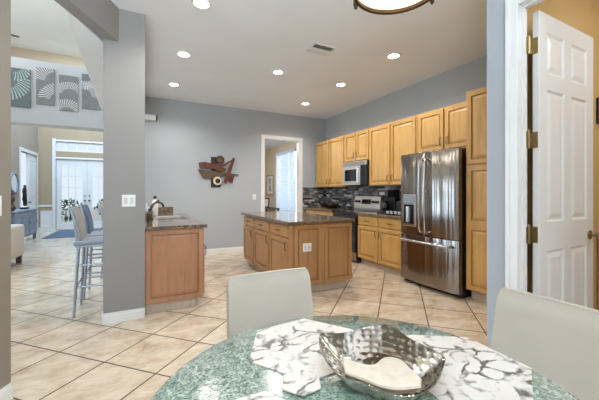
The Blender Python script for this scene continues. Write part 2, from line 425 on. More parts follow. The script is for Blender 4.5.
struct(MB().box(-2.86-.2, YF-.02, .78, fx0-.09, YF, .84, .006), 'trim_2', M['white'])
w = MB(); w.panel((-3.0, YF-.001, .10), (1,0,0), (0,0,1), (0,-1,0), .30, .55, [(0,.012),(.03,.012),(.05,.004),(.07,.004)])
struct(w, 'trim_3', M['white'])
w = MB(); w.box(fx0-.09, YF-.02, 0, fx0, YF, tz1+.09, .004); w.box(fx1, YF-.02, 0, fx1+.09, YF, tz1+.09, .004); w.box(fx0, YF-.02, ftop, fx1, YF, ftop+.06, .004); w.box(fx0, YF-.02, tz1, fx1, YF, tz1+.05, .004)
struct(w, 'trim_4', M['white'])
# french doors
def french(name, x0, x1, knob_side):
    mb = MB(); y0, y1 = YF+.03, YF+.075; st = .135
    mb.box(x0, y0, 0.01, x0+st, y1, ftop, .004); mb.box(x1-st, y0, .01, x1, y1, ftop, .004)
    mb.box(x0+st, y0, .01, x1-st, y1, .24, .004); mb.box(x0+st, y0, ftop-.19, x1-st, y1, ftop, .004)
    d = struct(mb, name, M['white'])
    g = MB(); g.box(x0+st, y0+.018, .24, x1-st, y0+.026, ftop-.19); g.build('glass_pane', M['glass'], d)
    b = MB(); n = 5
    for i in range(1, 3):
        x = x0+st + (x1-x0-2*st)*i/3; b.box(x-.008, y0+.006, .24, x+.008, y0+.04, ftop-.19)
    for i in range(1, n):
        z = .24 + (ftop-.43)*i/n; b.box(x0+st, y0+.007, z-.008, x1-st, y0+.039, z+.008)
    b.build('muntin_grid', M['white'], d)
    kx = x1-.06 if knob_side > 0 else x0+.06
    k = MB(); k.lathe([(.028,0),(.028,-.008),(.012,-.012),(.012,-.035),(.027,-.045),(.027,-.06),(.012,-.068)], (kx, y0, .98), 16, 'y'); k.lathe([(.024,0),(.024,-.012)], (kx, y0, 1.14), 16, 'y'); k.build('door_knob', M['bronze'], d, True)
    return d
mid = (fx0+fx1)/2
french('door_2', fx0+.01, mid-.004, 1); french('door_3', mid+.004, fx1-.01, -1)
w = MB(); w.box(fx0, YF+.03, tz0, fx1, YF+.08, tz0+.05); w.box(fx0, YF+.03, tz1-.04, fx1, YF+.08, tz1)
for i in range(7):
    x = fx0 + (fx1-fx0)*i/6; w.box(x-.025, YF+.031, tz0+.05, x+.025, YF+.079, tz1-.04)
win = struct(w, 'window_2', M['white']); MB().box(fx0, YF+.05, tz0+.05, fx1, YF+.058, tz1-.04).build('glass_pane', M['glass'], win)
# foyer side door opening and its door ajar
w = MB(); w.box(XL, 11.16, 0, XL+.02, 11.25, 2.54, .004); w.box(XL, 12.75, 0, XL+.02, 12.84, 2.54, .004); w.box(XL, 11.25, 2.45, XL+.02, 12.75, 2.54, .004)
struct(w, 'trim_5', M['white'])
w = MB(); w.box(XL-.06, 11.95, .01, XL-.015, 12.74, 2.44, .004)
for z0, z1 in ((.2, .9), (1.05, 2.25)):
    w.panel((XL-.016, 12.05, z0), (0,1,0), (0,0,1), (1,0,0), .58, z1-z0, [(0,.010),(.02,.002),(.05,.002),(.08,.010)])
d4 = struct(w, 'door_4', M['white'])
MB().lathe([(.026,0),(.026,.008),(.011,.012),(.011,.035),(.026,.045),(.024,.06),(.01,.066)], (XL-.015, 12.02, .96), 16, 'x').build('door_knob', M['bronze'], d4, True)
# right-hand door wall
XD = 2.12; dy0, dy1, dh = 0.27, 1.085, 2.455
w = MB(); w.box(XD, dy1+.02, 0, XD+.09, 1.29, ZC); w.box(XD, -2.5, 0, XD+.09, dy0, ZC); w.box(XD, dy0, dh+.02, XD+.09, dy1+.02, ZC)
struct(w, 'wall_door', M['wall'])
struct(MB().box(XD+.09, 1.17, 0, XR+.1, 1.29, ZC), 'wall_return', M['yellow'])
struct(MB().box(XR, -1.2, 0, XR+.12, 1.17, ZC), 'wall_hall', M['yellow'])
struct(MB().box(XD+.09, -1.3, 0, XR+.1, -1.2, ZC), 'wall_hall_end', M['yellow'])
w = MB(); cw = .072
def prof_casing(mb, y0, y1, z0, z1):
    mb.box(XD-.014, y0, z0, XD, y1, z1, .003)
w.box(XD-.020, dy1, 0, XD, dy1+cw, dh+cw, .006); w.box(XD-.028, dy1+cw*.62, 0, XD, dy1+cw, dh+cw, .005)
w.box(XD-.020, dy0-cw, 0, XD, dy0, dh+cw, .006); w.box(XD-.028, dy0-cw, 0, XD, dy0-cw*.62, dh+cw, .005)
w.box(XD-.020, dy0, dh, XD, dy1, dh+cw, .006); w.box(XD-.028, dy0, dh+cw*.62, XD, dy1, dh+cw, .005)
struct(w, 'trim_6', M['white'])
w = MB(); w.box(XD, dy1, 0, XD+.09, dy1+.02, dh+.02); w.box(XD, dy0-.0, 0, XD+.09, dy0+.02, dh+.02); w.box(XD, dy0+.02, dh, XD+.09, dy1, dh+.02)
w.box(XD+.03, dy1-.012, 0, XD+.055, dy1, dh); w.box(XD+.03, dy0+.02, dh-.012, XD+.055, dy1-.012, dh)
struct(w, 'trim_7', M['white'])
# six-panel door, opened ninety degrees into the hall
w = MB(); x0, x1, yf, yb = 2.262, 3.035, 1.042, 1.079; zt = 2.44
w.box(x0+.004, yf+.010, .016, x1-.004, yb-.010, zt-.004)
cols = [(x0+.10, x0+.325), (x0+.43, x0+.665)]
rows = [(.20, .885), (1.075, 1.945), (2.055, 2.32)]
xs = [x0, cols[0][0], cols[0][1], cols[1][0], cols[1][1], x1]
for a, b in ((0,1),(2,3),(4,5)): w.box(xs[a], yf, .012, xs[b], yb, zt, .002)
zs = [.012, .20, .885, 1.075, 1.945, 2.055, 2.32, zt]
for a, b in ((0,1),(2,3),(4,5),(6,7)):
    for c0, c1 in cols: w.box(c0-.003, yf+.0005, zs[a], c1+.003, yb-.0005, zs[b], .001)
for c0, c1 in cols:
    for r0, r1 in rows:
        w.panel((c0, yf+.0105, r0), (1,0,0), (0,0,1), (0,-1,0), c1-c0, r1-r0, [(0,.009),(.012,.001),(.022,.001),(.05,.0085)])
        w.panel((c0, yb-.0105, r0), (1,0,0), (0,0,1), (0,1,0), c1-c0, r1-r0, [(0,.009),(.012,.001),(.022,.001),(.05,.0085)])
d1 = struct(w, 'door_1', M['white'])
for z in (2.22, 1.61, 0.995, .30):
    hb = MB(); hb.box(XD+.058, dy1-.003, z-.052, XD+.092, dy1+.0005, z+.052); hb.box(XD+.100, dy1-.009, z-.052, x0+.0005, dy1-.006, z+.052); hb.box(x0-.0025, yf+.006, z-.052, x0+.0005, dy1-.006, z+.052)
    hb.tube([(XD+.097, dy1-.006, z-.056), (XD+.097, dy1-.006, z+.056)], .008, 10); hb.tube([(XD+.097, dy1-.006, z+.056), (XD+.097, dy1-.006, z+.068)], [.006,.003], 8)
    hb.build('hinge', M['brass'], d1)
kb = MB(); kx = x1-.065
kb.lathe([(.032,0),(.032,-.008),(.013,-.014),(.013,-.035),(.027,-.048),(.029,-.06),(.02,-.072),(.004,-.075)], (kx, yf, .955), 20, 'y'); kb.build('door_knob', M['brass'], d1, True)
kb = MB(); kb.lathe([(.032,0),(.032,.008),(.013,.014),(.013,.03),(.027,.04),(.027,.052),(.015,.062)], (kx, yb, .955), 20, 'y'); kb.build('door_knob', M['brass'], d1, True)
# laundry room / nook beyond the back doorway
XLn = 4.0
w = MB(); ly0, ly1, lz0, lz1 = 7.93, 9.42, 0.35, 2.49
w.box(XLn, YB+.12, 0, XLn+.12, ly0, 2.8); w.box(XLn, ly1, 0, XLn+.12, 11.2, 2.8); w.box(XLn, ly0, 0, XLn+.12, ly1, lz0); w.box(XLn, ly0, lz1, XLn+.12, ly1, 2.8)
struct(w, 'wall_nook', M['cream'])
struct(MB().box(0.14, 11.2, 0, XLn+.1, 11.32, 2.8), 'wall_nook_end', M['cream'])
struct(MB().box(0.14, YB+.12, 2.8, XLn+.1, 11.3, 2.9), 'ceiling_nook', M['ceil'])
w = MB()
for a in ((ly0-.07, ly0, lz0-.07, lz1+.07), (ly1, ly1+.07, lz0-.07, lz1+.07)): w.box(XLn-.018, a[0], a[2], XLn, a[1], a[3], .004)
w.box(XLn-.018, ly0, lz1, XLn, ly1, lz1+.07, .004); w.box(XLn-.04, ly0, lz0-.07, XLn, ly1, lz0, .004)
w.box(XLn+.05, (ly0+ly1)/2-.025, lz0, XLn+.09, (ly0+ly1)/2+.025, lz1)
win1 = struct(w, 'window_1', M['white']); MB().box(XLn+.065, ly0, lz0, XLn+.075, ly1, lz1).build('glass_pane', M['glass'], win1)
# baseboards
def bb(name, pts, h=.10):
    mb = MB()
    for (ax, ay), (bx, by) in zip(pts, pts[1:]):
        d = Vector((bx-ax, by-ay, 0)); L = d.length; U = d/L; N = Vector((U.y, -U.x, 0))
        mb.prism([(0,0),(L,0),(L,h*.78),(0,h*.78)], (ax,ay,0), U, (0,0,1), N, .014)
        mb.prism([(0,h*.78),(L,h*.78),(L,h),(0,h)], (ax,ay,0), U, (0,0,1), N, .008)
    return struct(mb, name, M['white'])
bb('baseboard_back', [(0.62, YB), (dx0-.08, YB)])
bb('baseboard_column', [(-.337, 3.60), (-.337, 3.48), (.022, 3.48)])
p0, p1 = near(1.013), near(3.0)
q0 = p0+off
bb('baseboard_left', [(p1.x, p1.y), (p0.x, p0.y), (q0.x, q0.y)])
bb('baseboard_far', [(XL, YF), (fx0-.09, YF)])
# outside the french doors and the nook window
struct(MB().box(-9, 13.06, -.14, 9, 30, -.02), 'floor_patio', M['concrete'])

# ------------------------------------------------------------------ ceiling fixtures
first = None
LP = [((.500, 3.02), 'nearest of the recessed ceiling lights above the column side'), ((.480, 4.245), 'recessed ceiling light above the sink counter, middle of its row'),
      ((.465, 5.51), 'recessed ceiling light closest to the back wall above the metal wall sculpture'), ((1.81, 4.23), 'recessed ceiling light centred over the kitchen island'),
      ((2.95, 5.48), 'recessed ceiling light in front of the microwave, farthest of the right row'), ((2.955, 4.24), 'recessed ceiling light right of the island one, middle of the right row'),
      ((2.955, 3.03), 'recessed ceiling light in front of the refrigerator, nearest of the right row')]
for (x, y), lab in LP:
    if first is None:
        t = thing('recessed_light', lab, 'ceiling light', (x, y, ZC-.002), 'recessed ceiling lights')
        MB().lathe([(.072,.0),(.098,.0),(.098,-.006),(.090,-.010),(.070,-.004)], (x, y, ZC-.002), 32, 'z', False, False).build('trim_ring', M['white'], t, True)
        MB().lathe([(.074,-.0035),(.02,-.0035),(.001,-.0035)], (x, y, ZC-.002), 32, 'z', False, True).build('lens', M['glow'], t)
        first = t
    else: t = copy_thing(first, (x, y, ZC-.002), lab)
    d = bpy.data.lights.new('downlight_beam', 'SPOT'); d.energy = 60; d.spot_size = math.radians(150); d.spot_blend = 0.6; d.shadow_soft_size = .06; d.color = (1.0, .95, .88)
    o = bpy.data.objects.new('downlight_beam', d); C.objects.link(o); o.location = (x, y, ZC-.03)
# air vent
t = thing('ceiling_vent', 'white rectangular air vent in the kitchen ceiling', 'vent', (1.998, 3.30, ZC))
a = MB(); vx, vy, hw, hh = 1.998, 3.30, .165, .125
a.box(vx-hw, vy-hh, ZC-.012, vx+hw, vy-hh+.03, ZC-.001, .004); a.box(vx-hw, vy+hh-.03, ZC-.012, vx+hw, vy+hh, ZC-.001, .004)
a.box(vx-hw, vy-hh+.03, ZC-.012, vx-hw+.03, vy+hh-.03, ZC-.001, .004); a.box(vx+hw-.03, vy-hh+.03, ZC-.012, vx+hw, vy+hh-.03, ZC-.001, .004); a.build('frame', M['white'], t)
MB().box(vx-hw+.03, vy-hh+.03, ZC-.003, vx+hw-.03, vy+hh-.03, ZC-.0005).build('duct_opening', M['black'], t)
a = MB()
for i in range(6):
    y = vy-.080+.029*i
    a.prism([(-hw+.03, -.009), (hw-.03, -.009), (hw-.03, .009), (-hw+.03, .009)], (vx, y, ZC-.010), (1,0,0), (0,.8,.6) if i < 3 else (0,.8,-.6), (0,-.6,.8), .0015)
a.build('louver', M['white'], t)
# pendant lamp: shallow glass dish in a bronze ring, three stems
pc = Vector((1.155, 1.155, 2.310)); R = .222
t = thing('pendant_lamp', 'round cream glass pendant lamp with dark bronze rim above the table', 'lamp', (pc.x, pc.y, ZC))
MB().lathe([(R-.012, .004), (R*.97, .03), (R*.86, .07), (R*.6, .10), (R*.3, .115), (.02, .12)], pc, 48, 'z', False, True).build('glass_shade', M['alabaster'], t, True)
MB().lathe([(R-.014,-.004),(R+.003,-.006),(R+.008,0),(R+.008,.022),(R-.002,.026),(R-.014,.012),(R-.014,-.004)], pc, 64, 'z', False, False).build('rim', M['bronze'], t, True)
for k in range(3):
    an = math.radians(-4 + 120*k); ux, uy = math.cos(an), math.sin(an); rr = R+.012
    b = MB(); b.lathe([(.002,-.026),(.010,-.018),(.010,-.006),(.014,-.003),(.014,.03),(.008,.04)], (pc.x+ux*rr, pc.y+uy*rr, pc.z), 14)
    b.tube([(pc.x+ux*rr, pc.y+uy*rr, pc.z+.035), (pc.x+ux*R*.95, pc.y+uy*R*.95, pc.z+.16), (pc.x+ux*R*.5, pc.y+uy*R*.5, pc.z+.34), (pc.x+ux*.03, pc.y+uy*.03, pc.z+.46)], .006, 8)
    b.build('bracket_arm', M['bronze'], t, True)
b = MB(); b.lathe([(.005,.43),(.035,.45),(.035,.48),(.008,.50),(.008,ZC-pc.z-.03),(.065,ZC-pc.z-.025),(.07,ZC-pc.z)], pc, 24); b.build('stem', M['bronze'], t, True)
d = bpy.data.lights.new('pendant_bulb', 'POINT'); d.energy = 1.0; d.color = (1, .85, .65); d.shadow_soft_size = .08
o = bpy.data.objects.new('pendant_bulb', d); C.objects.link(o); o.location = (pc.x, pc.y, pc.z-.02)
# ceiling fan in the great room
t = thing('ceiling_fan', 'dark ceiling fan hanging in the high great room', 'fan', (-2.95, 8.55, ZG))
fz = 4.40; fc = Vector((-2.95, 7.9, fz))
t.location = (fc.x, fc.y, ZG); ORG[t.name] = Vector((fc.x, fc.y, ZG))
MB().lathe([(.07,1.53),(.07,1.49),(.02,1.46),(.02,.14)], fc, 20).build('downrod', M['bronze'], t, True)
MB().lathe([(.02,.16),(.10,.13),(.14,.08),(.14,-.02),(.09,-.07),(.02,-.09)], fc, 24).build('motor', M['bronze'], t, True)
for k in range(5):
    an = math.radians(14+72*k); U = Vector((math.cos(an), math.sin(an), 0)); V = Vector((-math.sin(an), math.cos(an), .18)); N = U.cross(V)
    MB().prism([(.10,-.03),(.22,-.06),(.72,-.07),(.76,-.04),(.76,.04),(.72,.07),(.22,.06),(.10,.03)], fc, U, V, N, .012).build('blade', M['dark_wood'], t)

# ------------------------------------------------------------------ cabinets
def door_panel(O, U, V, N, w, h, fr=.052, t=.024):
    return MB().panel(O, U, V, N, w, h, [(0, t-.003), (.003, t), (fr, t), (fr+.001, .003), (fr+.014, .003), (fr+.015, t-.009), (fr+.042, t-.002)])
def drawer_panel(O, U, V, N, w, h, t=.019):
    return MB().panel(O, U, V, N, w, h, [(0, t-.006), (.010, t)])
def pull(O, V, N, L=.10):
    O, V, N = Vector(O), Vector(V), Vector(N); a = O-V*L/2; b = O+V*L/2
    mb = MB(); mb.tube([a, a+N*.022, a+N*.028+V*.01, b+N*.028-V*.01, b+N*.022, b], .0052, 8); return mb
LX, UY, UZ = Vector((-1,0,0)), Vector((0,1,0)), Vector((0,0,1))
def wall_cab(label, x, y0, y1, z0, z1, doors, pulls, xb=XR-.004, wood='maple'):
    """front plane at x facing -X; doors = list of (ya, yb, za, zb); pulls = list of (door idx, side, at_bottom)"""
    t = thing('wall_cabinet', label, 'cabinet', ((x+xb)/2, (y0+y1)/2, z0), 'maple wall cabinets')
    b = MB(); b.box(x+.019, y0, z0, xb, y1, z1, .002); b.build('body', M[wood], t)
    for i, (ya, yb, za, zb) in enumerate(doors):
        dr = door_panel((x+.019, ya, za), UY, UZ, LX, yb-ya, zb-za).build('door', M[wood], t)
        s, bt = pulls[i]
        py = ya+.035 if s < 0 else yb-.035
        pz = za+.11 if bt else zb-.11
        pull((x, py, pz), UZ, LX).build('handle', M['bronze'], dr, True)
    return t
XU = 3.689
wall_cab('two-door maple wall cabinet nearest the back wall, left of the microwave', XU, 5.165, 6.325, 1.384, 2.446, [(5.77, 6.31, 1.40, 2.42), (5.20, 5.735, 1.40, 2.42)], [(-1, True), (1, True)])
wall_cab('short two-door maple wall cabinet directly above the microwave', XU, 4.405, 5.160, 1.868, 2.446, [(4.80, 5.145, 1.885, 2.42), (4.42, 4.775, 1.885, 2.42)], [(-1, True), (1, True)])
wall_cab('tall two-door maple wall cabinet between microwave and refrigerator', XU, 3.30, 4.400, 1.384, 2.446, [(3.875, 4.385, 1.40, 2.42), (3.33, 3.845, 1.40, 2.42)], [(-1, True), (1, True)])
wall_cab('short two-door maple wall cabinet above the stainless refrigerator', XU, 2.345, 3.295, 1.845, 2.446, [(2.845, 3.275, 1.865, 2.42), (2.365, 2.815, 1.865, 2.42)], [(-1, True), (1, True)])
# pantry
XC = 3.407
t = thing('pantry_cabinet', 'tall maple pantry cabinet standing right of the refrigerator', 'cabinet', (3.7, 1.85, 0))
MB().box(XC+.019, 1.32, .12, XR-.025, 2.332, 2.462, .002).build('body', M['maple'], t)
MB().box(XC+.09, 1.34, 0, XR-.03, 2.31, .12).build('toe_kick', M['toe'], t)
for ya, yb in ((1.85, 2.305), (1.345, 1.82)):
    dr = door_panel((XC+.019, ya, 1.60), UY, UZ, LX, yb-ya, .84).build('door', M['maple'], t)
    pull((XC, ya+.035 if ya > 1.8 else yb-.035, 1.72), UZ, LX).build('handle', M['bronze'], dr, True)
    mb = MB(); O = Vector((XC+.019, ya, .135)); w_ = yb-ya
    mb.panel(O, UY, UZ, LX, w_, 1.44, [(0,.0),(.003,.003)])
    for z0, hh_ in ((.0, .755), (.755, .685)):
        mb.panel(O+UZ*z0, UY, UZ, LX, w_, hh_, [(0,.021),(.003,.024),(.052,.024),(.053,.004),(.066,.004),(.067,.015),(.094,.022)], .003)
    dr = mb.build('door', M['maple'], t)
    pull((XC, ya+.035 if ya > 1.8 else yb-.035, 1.44), UZ, LX).build('handle', M['bronze'], dr, True)
def base_cab(label, y0, y1, units):
    t = thing('base_cabinet', label, 'cabinet', (3.72, (y0+y1)/2, 0), 'maple base cabinets')
    MB().box(XC+.019, y0, .11, XR-.025, y1, .876, .002).build('body', M['maple'], t)
    MB().box(XC+.085, y0+.002, 0, XR-.03, y1-.002, .11).build('toe_kick', M['toe'], t)
    for ya, yb, s in units:
        dw = drawer_panel((XC+.019, ya, .705), UY, UZ, LX, yb-ya, .145).build('drawer', M['maple'], t)
        pull((XC, (ya+yb)/2, .778), UY, LX).build('handle', M['bronze'], dw, True)
        dr = door_panel((XC+.019, ya, .125), UY, UZ, LX, yb-ya, .555).build('door', M['maple'], t)
        pull((XC, ya+.035 if s < 0 else yb-.035, .58), UZ, LX).build('handle', M['bronze'], dr, True)
    return t
base_cab('maple base cabinet with two doors between refrigerator and range', 3.29, 4.375, [(3.85, 4.36, -1), (3.30, 3.825, 1)])
base_cab('maple base cabinet in the far corner left of the range', 5.165, 6.325, [(5.76, 6.31, -1), (5.18, 5.735, 1)])
def top(label, pts, z0=.877, z1=.914):
    return single(MB().prism(pts, (0,0,z0), (1,0,0), (0,1,0), (0,0,1), z1-z0, .006), 'countertop', M['granite'], label, 'countertop', 'granite countertops')
top('dark granite countertop between refrigerator and range under coffee maker', [(3.38,3.28),(4.025,3.28),(4.025,4.378),(3.38,4.378)])
top('dark granite countertop in the corner left of the range', [(3.38,5.163),(4.025,5.163),(4.025,6.42),(3.38,6.42)])
w = MB(); w.box(XR-.012, 3.28, .915, XR-.001, 6.44, 1.90); w.box(3.392, YB-.012, .915, XR-.013, YB-.001, 1.384)
struct(w, 'wall_backsplash', M['mosaic'])

# refrigerator
FY0, FY1, FX = 2.355, 3.265, 3.286
t = thing('refrigerator', 'large stainless steel french-door refrigerator with ice dispenser', 'refrigerator', (3.67, 2.81, 0))
MB().box(FX+.10, FY0, .03, 3.99, FY1, 1.785, .006).build('body', M['black'], t)
MB().box(FX+.10, FY0+.01, .0, 3.95, FY1-.01, .05).build('toe_grille', M['black'], t)
def curved_front(y0, y1, z0, z1, xc=FX):
    """door slab with a front that bows gently over the whole fridge width"""
    lo = []; n = 10; ym, hw_ = (FY0+FY1)/2, (FY1-FY0)/2
    prof = [(FX+.098, y1), ]
    pts = []
    for i in range(n+1):
        y = y1+(y0-y1)*i/n; u = (y-ym)/hw_; x = xc + .030*u*u
        pts.append((x, y))
    e = .012
    pts[0] = (pts[0][0]+e, pts[0][1]); pts[-1] = (pts[-1][0]+e, pts[-1][1])
    pts = [(FX+.098, y1)] + pts + [(FX+.098, y0)]
    return MB().prism(pts, (0,0,z0), (1,0,0), (0,1,0), (0,0,1), z1-z0, .004)
ymid = 2.81
dl = curved_front(ymid+.003, FY1, .700, 1.80).build('door', M['steel'], t, True)
dr = curved_front(FY0, ymid-.003, .700, 1.80).build('door', M['steel'], t, True)
fd = curved_front(FY0, FY1, .055, .690).build('freezer_drawer', M['steel'], t, True)
for s, par in ((1, dl), (-1, dr)):
    y = ymid + s*.035
    pa = [(FX+.01, y, 1.70), (FX-.04, y+s*.004, 1.69)] + [(FX-.055-.012*math.sin(PI*i/8), y+s*.008, 1.66-.88*i/8) for i in range(9)] + [(FX-.04, y+s*.004, .75), (FX+.01, y, .74)]
    MB().tube(pa, .013, 10).build('handle', M['chrome'], par, True)
pa = [(FX+.03, FY0+.07, .615), (FX-.035, FY0+.075, .615)] + [(FX-.055-.006*math.sin(PI*i/8), FY0+.09+(FY1-FY0-.18)*i/8, .615) for i in range(9)] + [(FX-.035, FY1-.075, .615), (FX+.03, FY1-.07, .615)]
MB().tube(pa, .015, 10).build('handle', M['chrome'], fd, True)
dsp = MB(); dsp.box(FX-.012, 2.955, .80, FX+.05, 3.185, 1.24, .01); 
dp = dsp.build('dispenser', M['chrome'], dl); dp['label'] = 'ice and water dispenser'
MB().box(FX-.014, 2.985, .84, FX-.011, 3.155, 1.10, .001).build('recess', M['black_glass'], dp)
MB().lathe([(.030, .86), (.030, 1.06), (.02, 1.075)], (FX-.026, 3.07, 0), 16).build('paddle', M['grey_metal'], dp, True)
MB().box(FX-.014, 2.98, 1.12, FX-.011, 3.16, 1.215, .001).build('control_panel', M['grey_metal'], dp)
MB().lathe([(.026, 0), (.026, -.006), (.022, -.009), (.004, -.009)], (FX+.030, 2.475, 1.655), 24, 'x').build('badge', M['grey_metal'], dr, True)

# range
t = thing('range', 'stainless range with black glass cooktop between base cabinets', 'stove', (3.7, 4.77, 0))
ry0, ry1 = 4.385, 5.157
MB().box(3.41, ry0, .02, 3.99, ry1, .895, .004).build('body', M['black'], t)
MB().box(3.365, ry0+.002, .895, 3.93, ry1-.002, .918, .005).build('cooktop', M['black_glass'], t)
od = MB().box(3.375, ry0+.01, .20, 3.41, ry1-.01, .80, .006).build('oven_door', M['black_glass'], t)
MB().tube([(3.38, ry0+.06, .76), (3.335, ry0+.065, .76), (3.33, ry0+.09, .76), (3.33, ry1-.09, .76), (3.335, ry1-.065, .76), (3.38, ry1-.06, .76)], .012, 8).build('handle', M['chrome'], od, True)
MB().box(3.38, ry0+.01, .04, 3.41, ry1-.01, .19, .004).build('warming_drawer', M['steel'], t)
bgd = MB().prism([(0,0),(.075,0),(.075,.26),(.045,.285),(.02,.27),(-.01,.04)], (3.935, ry1, .918), (1,0,0), (0,0,1), (0,-1,0), ry1-ry0, .006).build('back_guard', M['satin'], t)
N = Vector((-.97,0,.13)).normalized(); V = Vector((.13,0,.97)).normalized()
O = Vector((3.935, 4.77, 1.085))
MB().prism([(-.13,-.045),(.13,-.045),(.13,.045),(-.13,.045)], O+N*-.004, (0,-1,0), V, N, .012).build('control_display', M['black_glass'], bgd)
for dy in (.31, .22, -.20, -.265, -.325):
    k = MB(); ax = O + Vector((0, dy, 0))
    loops = []
    for r, h in ((.027,-.006),(.027,.010),(.020,.014),(.018,.032),(.004,.034)):
        loops.append([ax + N*h + V*(r*math.sin(2*PI*i/14)) + Vector((0,1,0))*(r*math.cos(2*PI*i/14)) for i in range(14)])
    k.rings(loops); k.build('knob', M['black'], bgd, True)
# microwave
t = thing('microwave', 'stainless over-the-range microwave with dark window and side handle', 'microwave', (3.83, 4.77, 1.40))
my0, my1, mz0, mz1, mx = 4.41, 5.155, 1.40, 1.862, 3.63
MB().box(mx+.03, my0, mz0, XR-.02, my1, mz1, .004).build('body', M['black'], t)
md = MB().box(mx, my0+.175, mz0+.01, mx+.03, my1-.004, mz1-.085, .005).build('door', M['satin'], t)
MB().box(mx-.003, my0+.28, mz0+.085, mx+.001, my1-.09, mz1-.15, .001).build('window', M['black_glass'], md)
MB().tube([(mx, my0+.205, mz1-.12), (mx-.035, my0+.205, mz1-.13), (mx-.042, my0+.205, mz0+.20), (mx-.035, my0+.205, mz0+.05), (mx, my0+.205, mz0+.04)], .011, 8).build('handle', M['chrome'], md, True)
MB().box(mx, my0+.004, mz0+.01, mx+.03, my0+.170, mz1-.085, .005).build('control_panel', M['black_glass'], t)
g = MB(); g.box(mx, my0+.004, mz1-.080, mx+.03, my1-.004, mz1-.004, .004); vg = g.build('vent_grille', M['satin'], t)
g = MB()
for i in range(3): g.box(mx-.002, my0+.03, mz1-.066+i*.02, mx+.001, my1-.03, mz1-.058+i*.02)
g.build('grille_slot', M['black'], vg)
# coffee maker
t = thing('coffee_maker', 'black drip coffee maker on the countertop beside the refrigerator', 'coffee maker', (3.72, 3.95, .914))
MB().box(3.60, 3.84, .914, 3.90, 4.09, .945, .008).build('base', M['black'], t)
MB().box(3.77, 3.84, .944, 3.90, 4.09, 1.22, .012).build('water_tank', M['black'], t)
MB().box(3.61, 3.84, 1.19, 3.90, 4.09, 1.31, .02, 3).build('brew_head', M['black'], t)
ca = MB().lathe([(.05,.948),(.068,.97),(.072,1.02),(.06,1.08),(.045,1.10),(.048,1.115),(.02,1.13)], (3.685, 3.965, 0), 24).build('carafe', M['black_glass'], t, True)
MB().tube([(3.64, 3.92, 1.09), (3.60, 3.885, 1.085), (3.592, 3.878, 1.03), (3.615, 3.90, .985)], .009, 8).build('handle', M['black'], ca, True)
MB().box(3.606, 3.90, 1.225, 3.611, 4.03, 1.275, .001).build('display', M['chrome'], t)
t = thing('countertop_appliance', 'tall dark countertop appliance with silver lid between coffee maker and refrigerator', 'appliance', (3.75, 3.60, .914))
MB().box(3.66, 3.50, .914, 3.86, 3.70, 1.12, .02, 3).build('body', M['black'], t)
MB().lathe([(.07,1.12),(.085,1.16),(.09,1.28),(.08,1.30)], (3.76, 3.60, 0), 24).build('hopper', M['black_glass'], t, True)
MB().lathe([(.085,1.30),(.085,1.32),(.02,1.33)], (3.76, 3.60, 0), 24).build('lid', M['chrome'], t, True)
t = thing('pod_rack', 'low dark rack holding white coffee pods in front of the refrigerator side', 'rack', (3.50, 3.50, .914))
MB().box(3.43, 3.31, .914, 3.57, 3.72, .934, .004).build('tray', M['black'], t)
for i in range(5):
    MB().lathe([(.018,.934),(.023,.965),(.025,.967),(.025,.971),(.004,.971)], (3.47, 3.345+.085*i, 0), 14).build('pod', M['white_plastic'], t, True)
# dark platter in the corner
t = thing('metal_basket', 'dark shallow metal basket with curled rim in the counter corner', 'basket', (3.78, 5.85, .914))
loops = []
for r, h, wv in ((.06,.914,0),(.10,.918,0),(.20,.955,.006),(.27,.985,.018),(.275,.99,.018),(.20,.960,.006),(.10,.924,0)):
    loops.append([(3.78+.75*r*math.cos(2*PI*i/40), 5.85+1.25*r*math.sin(2*PI*i/40), h+wv*math.sin(6*2*PI*i/40)) for i in range(40)])
MB().rings(loops).build('dish', M['bronze'], t, True)
hb = MB(); hb.tube([(3.78, 5.53, .99), (3.78, 5.62, 1.06), (3.78, 5.75, 1.02), (3.78, 5.86, 1.08), (3.78, 5.98, 1.03), (3.78, 6.16, .99)], .008, 8); hb.build('handle', M['bronze'], t, True)

# ------------------------------------------------------------------ island
IX0, IX1, IY0, IY1 = 1.580, 2.492, 3.320, 5.232
t = thing('kitchen_island', 'maple kitchen island with three drawers and three doors', 'island', (2.03, 4.27, 0))
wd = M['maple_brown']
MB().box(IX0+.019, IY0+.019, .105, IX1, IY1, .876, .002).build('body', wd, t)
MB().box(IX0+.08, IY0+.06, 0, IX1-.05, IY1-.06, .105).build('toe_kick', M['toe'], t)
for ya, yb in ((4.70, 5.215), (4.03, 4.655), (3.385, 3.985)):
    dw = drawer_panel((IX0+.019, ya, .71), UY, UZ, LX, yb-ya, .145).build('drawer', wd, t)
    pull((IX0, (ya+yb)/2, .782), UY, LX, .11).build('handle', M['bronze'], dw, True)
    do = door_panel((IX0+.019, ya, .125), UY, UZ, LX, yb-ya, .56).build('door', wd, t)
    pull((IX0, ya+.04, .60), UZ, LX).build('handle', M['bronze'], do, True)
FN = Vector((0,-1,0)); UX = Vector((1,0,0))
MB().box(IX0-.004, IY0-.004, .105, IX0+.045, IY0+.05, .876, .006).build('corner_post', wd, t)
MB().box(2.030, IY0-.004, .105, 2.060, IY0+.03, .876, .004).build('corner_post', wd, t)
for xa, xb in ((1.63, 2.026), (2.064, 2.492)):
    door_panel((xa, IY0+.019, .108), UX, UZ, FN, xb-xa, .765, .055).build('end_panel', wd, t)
op = MB().box(1.750, IY0-.006, .535, 1.870, IY0+.003, .640, .004).build('outlet_plate', M['white_plastic'], t); op['label'] = 'white outlet plate'
g = MB()
for x in (1.782, 1.838):
    g.box(x-.014, IY0-.009, .565, x+.014, IY0-.005, .610, .002)
g.build('outlet_socket', M['pale'], op)
top('dark granite countertop covering the kitchen island', [(1.547,3.289),(2.522,3.289),(2.522,5.262),(1.547,5.262)])

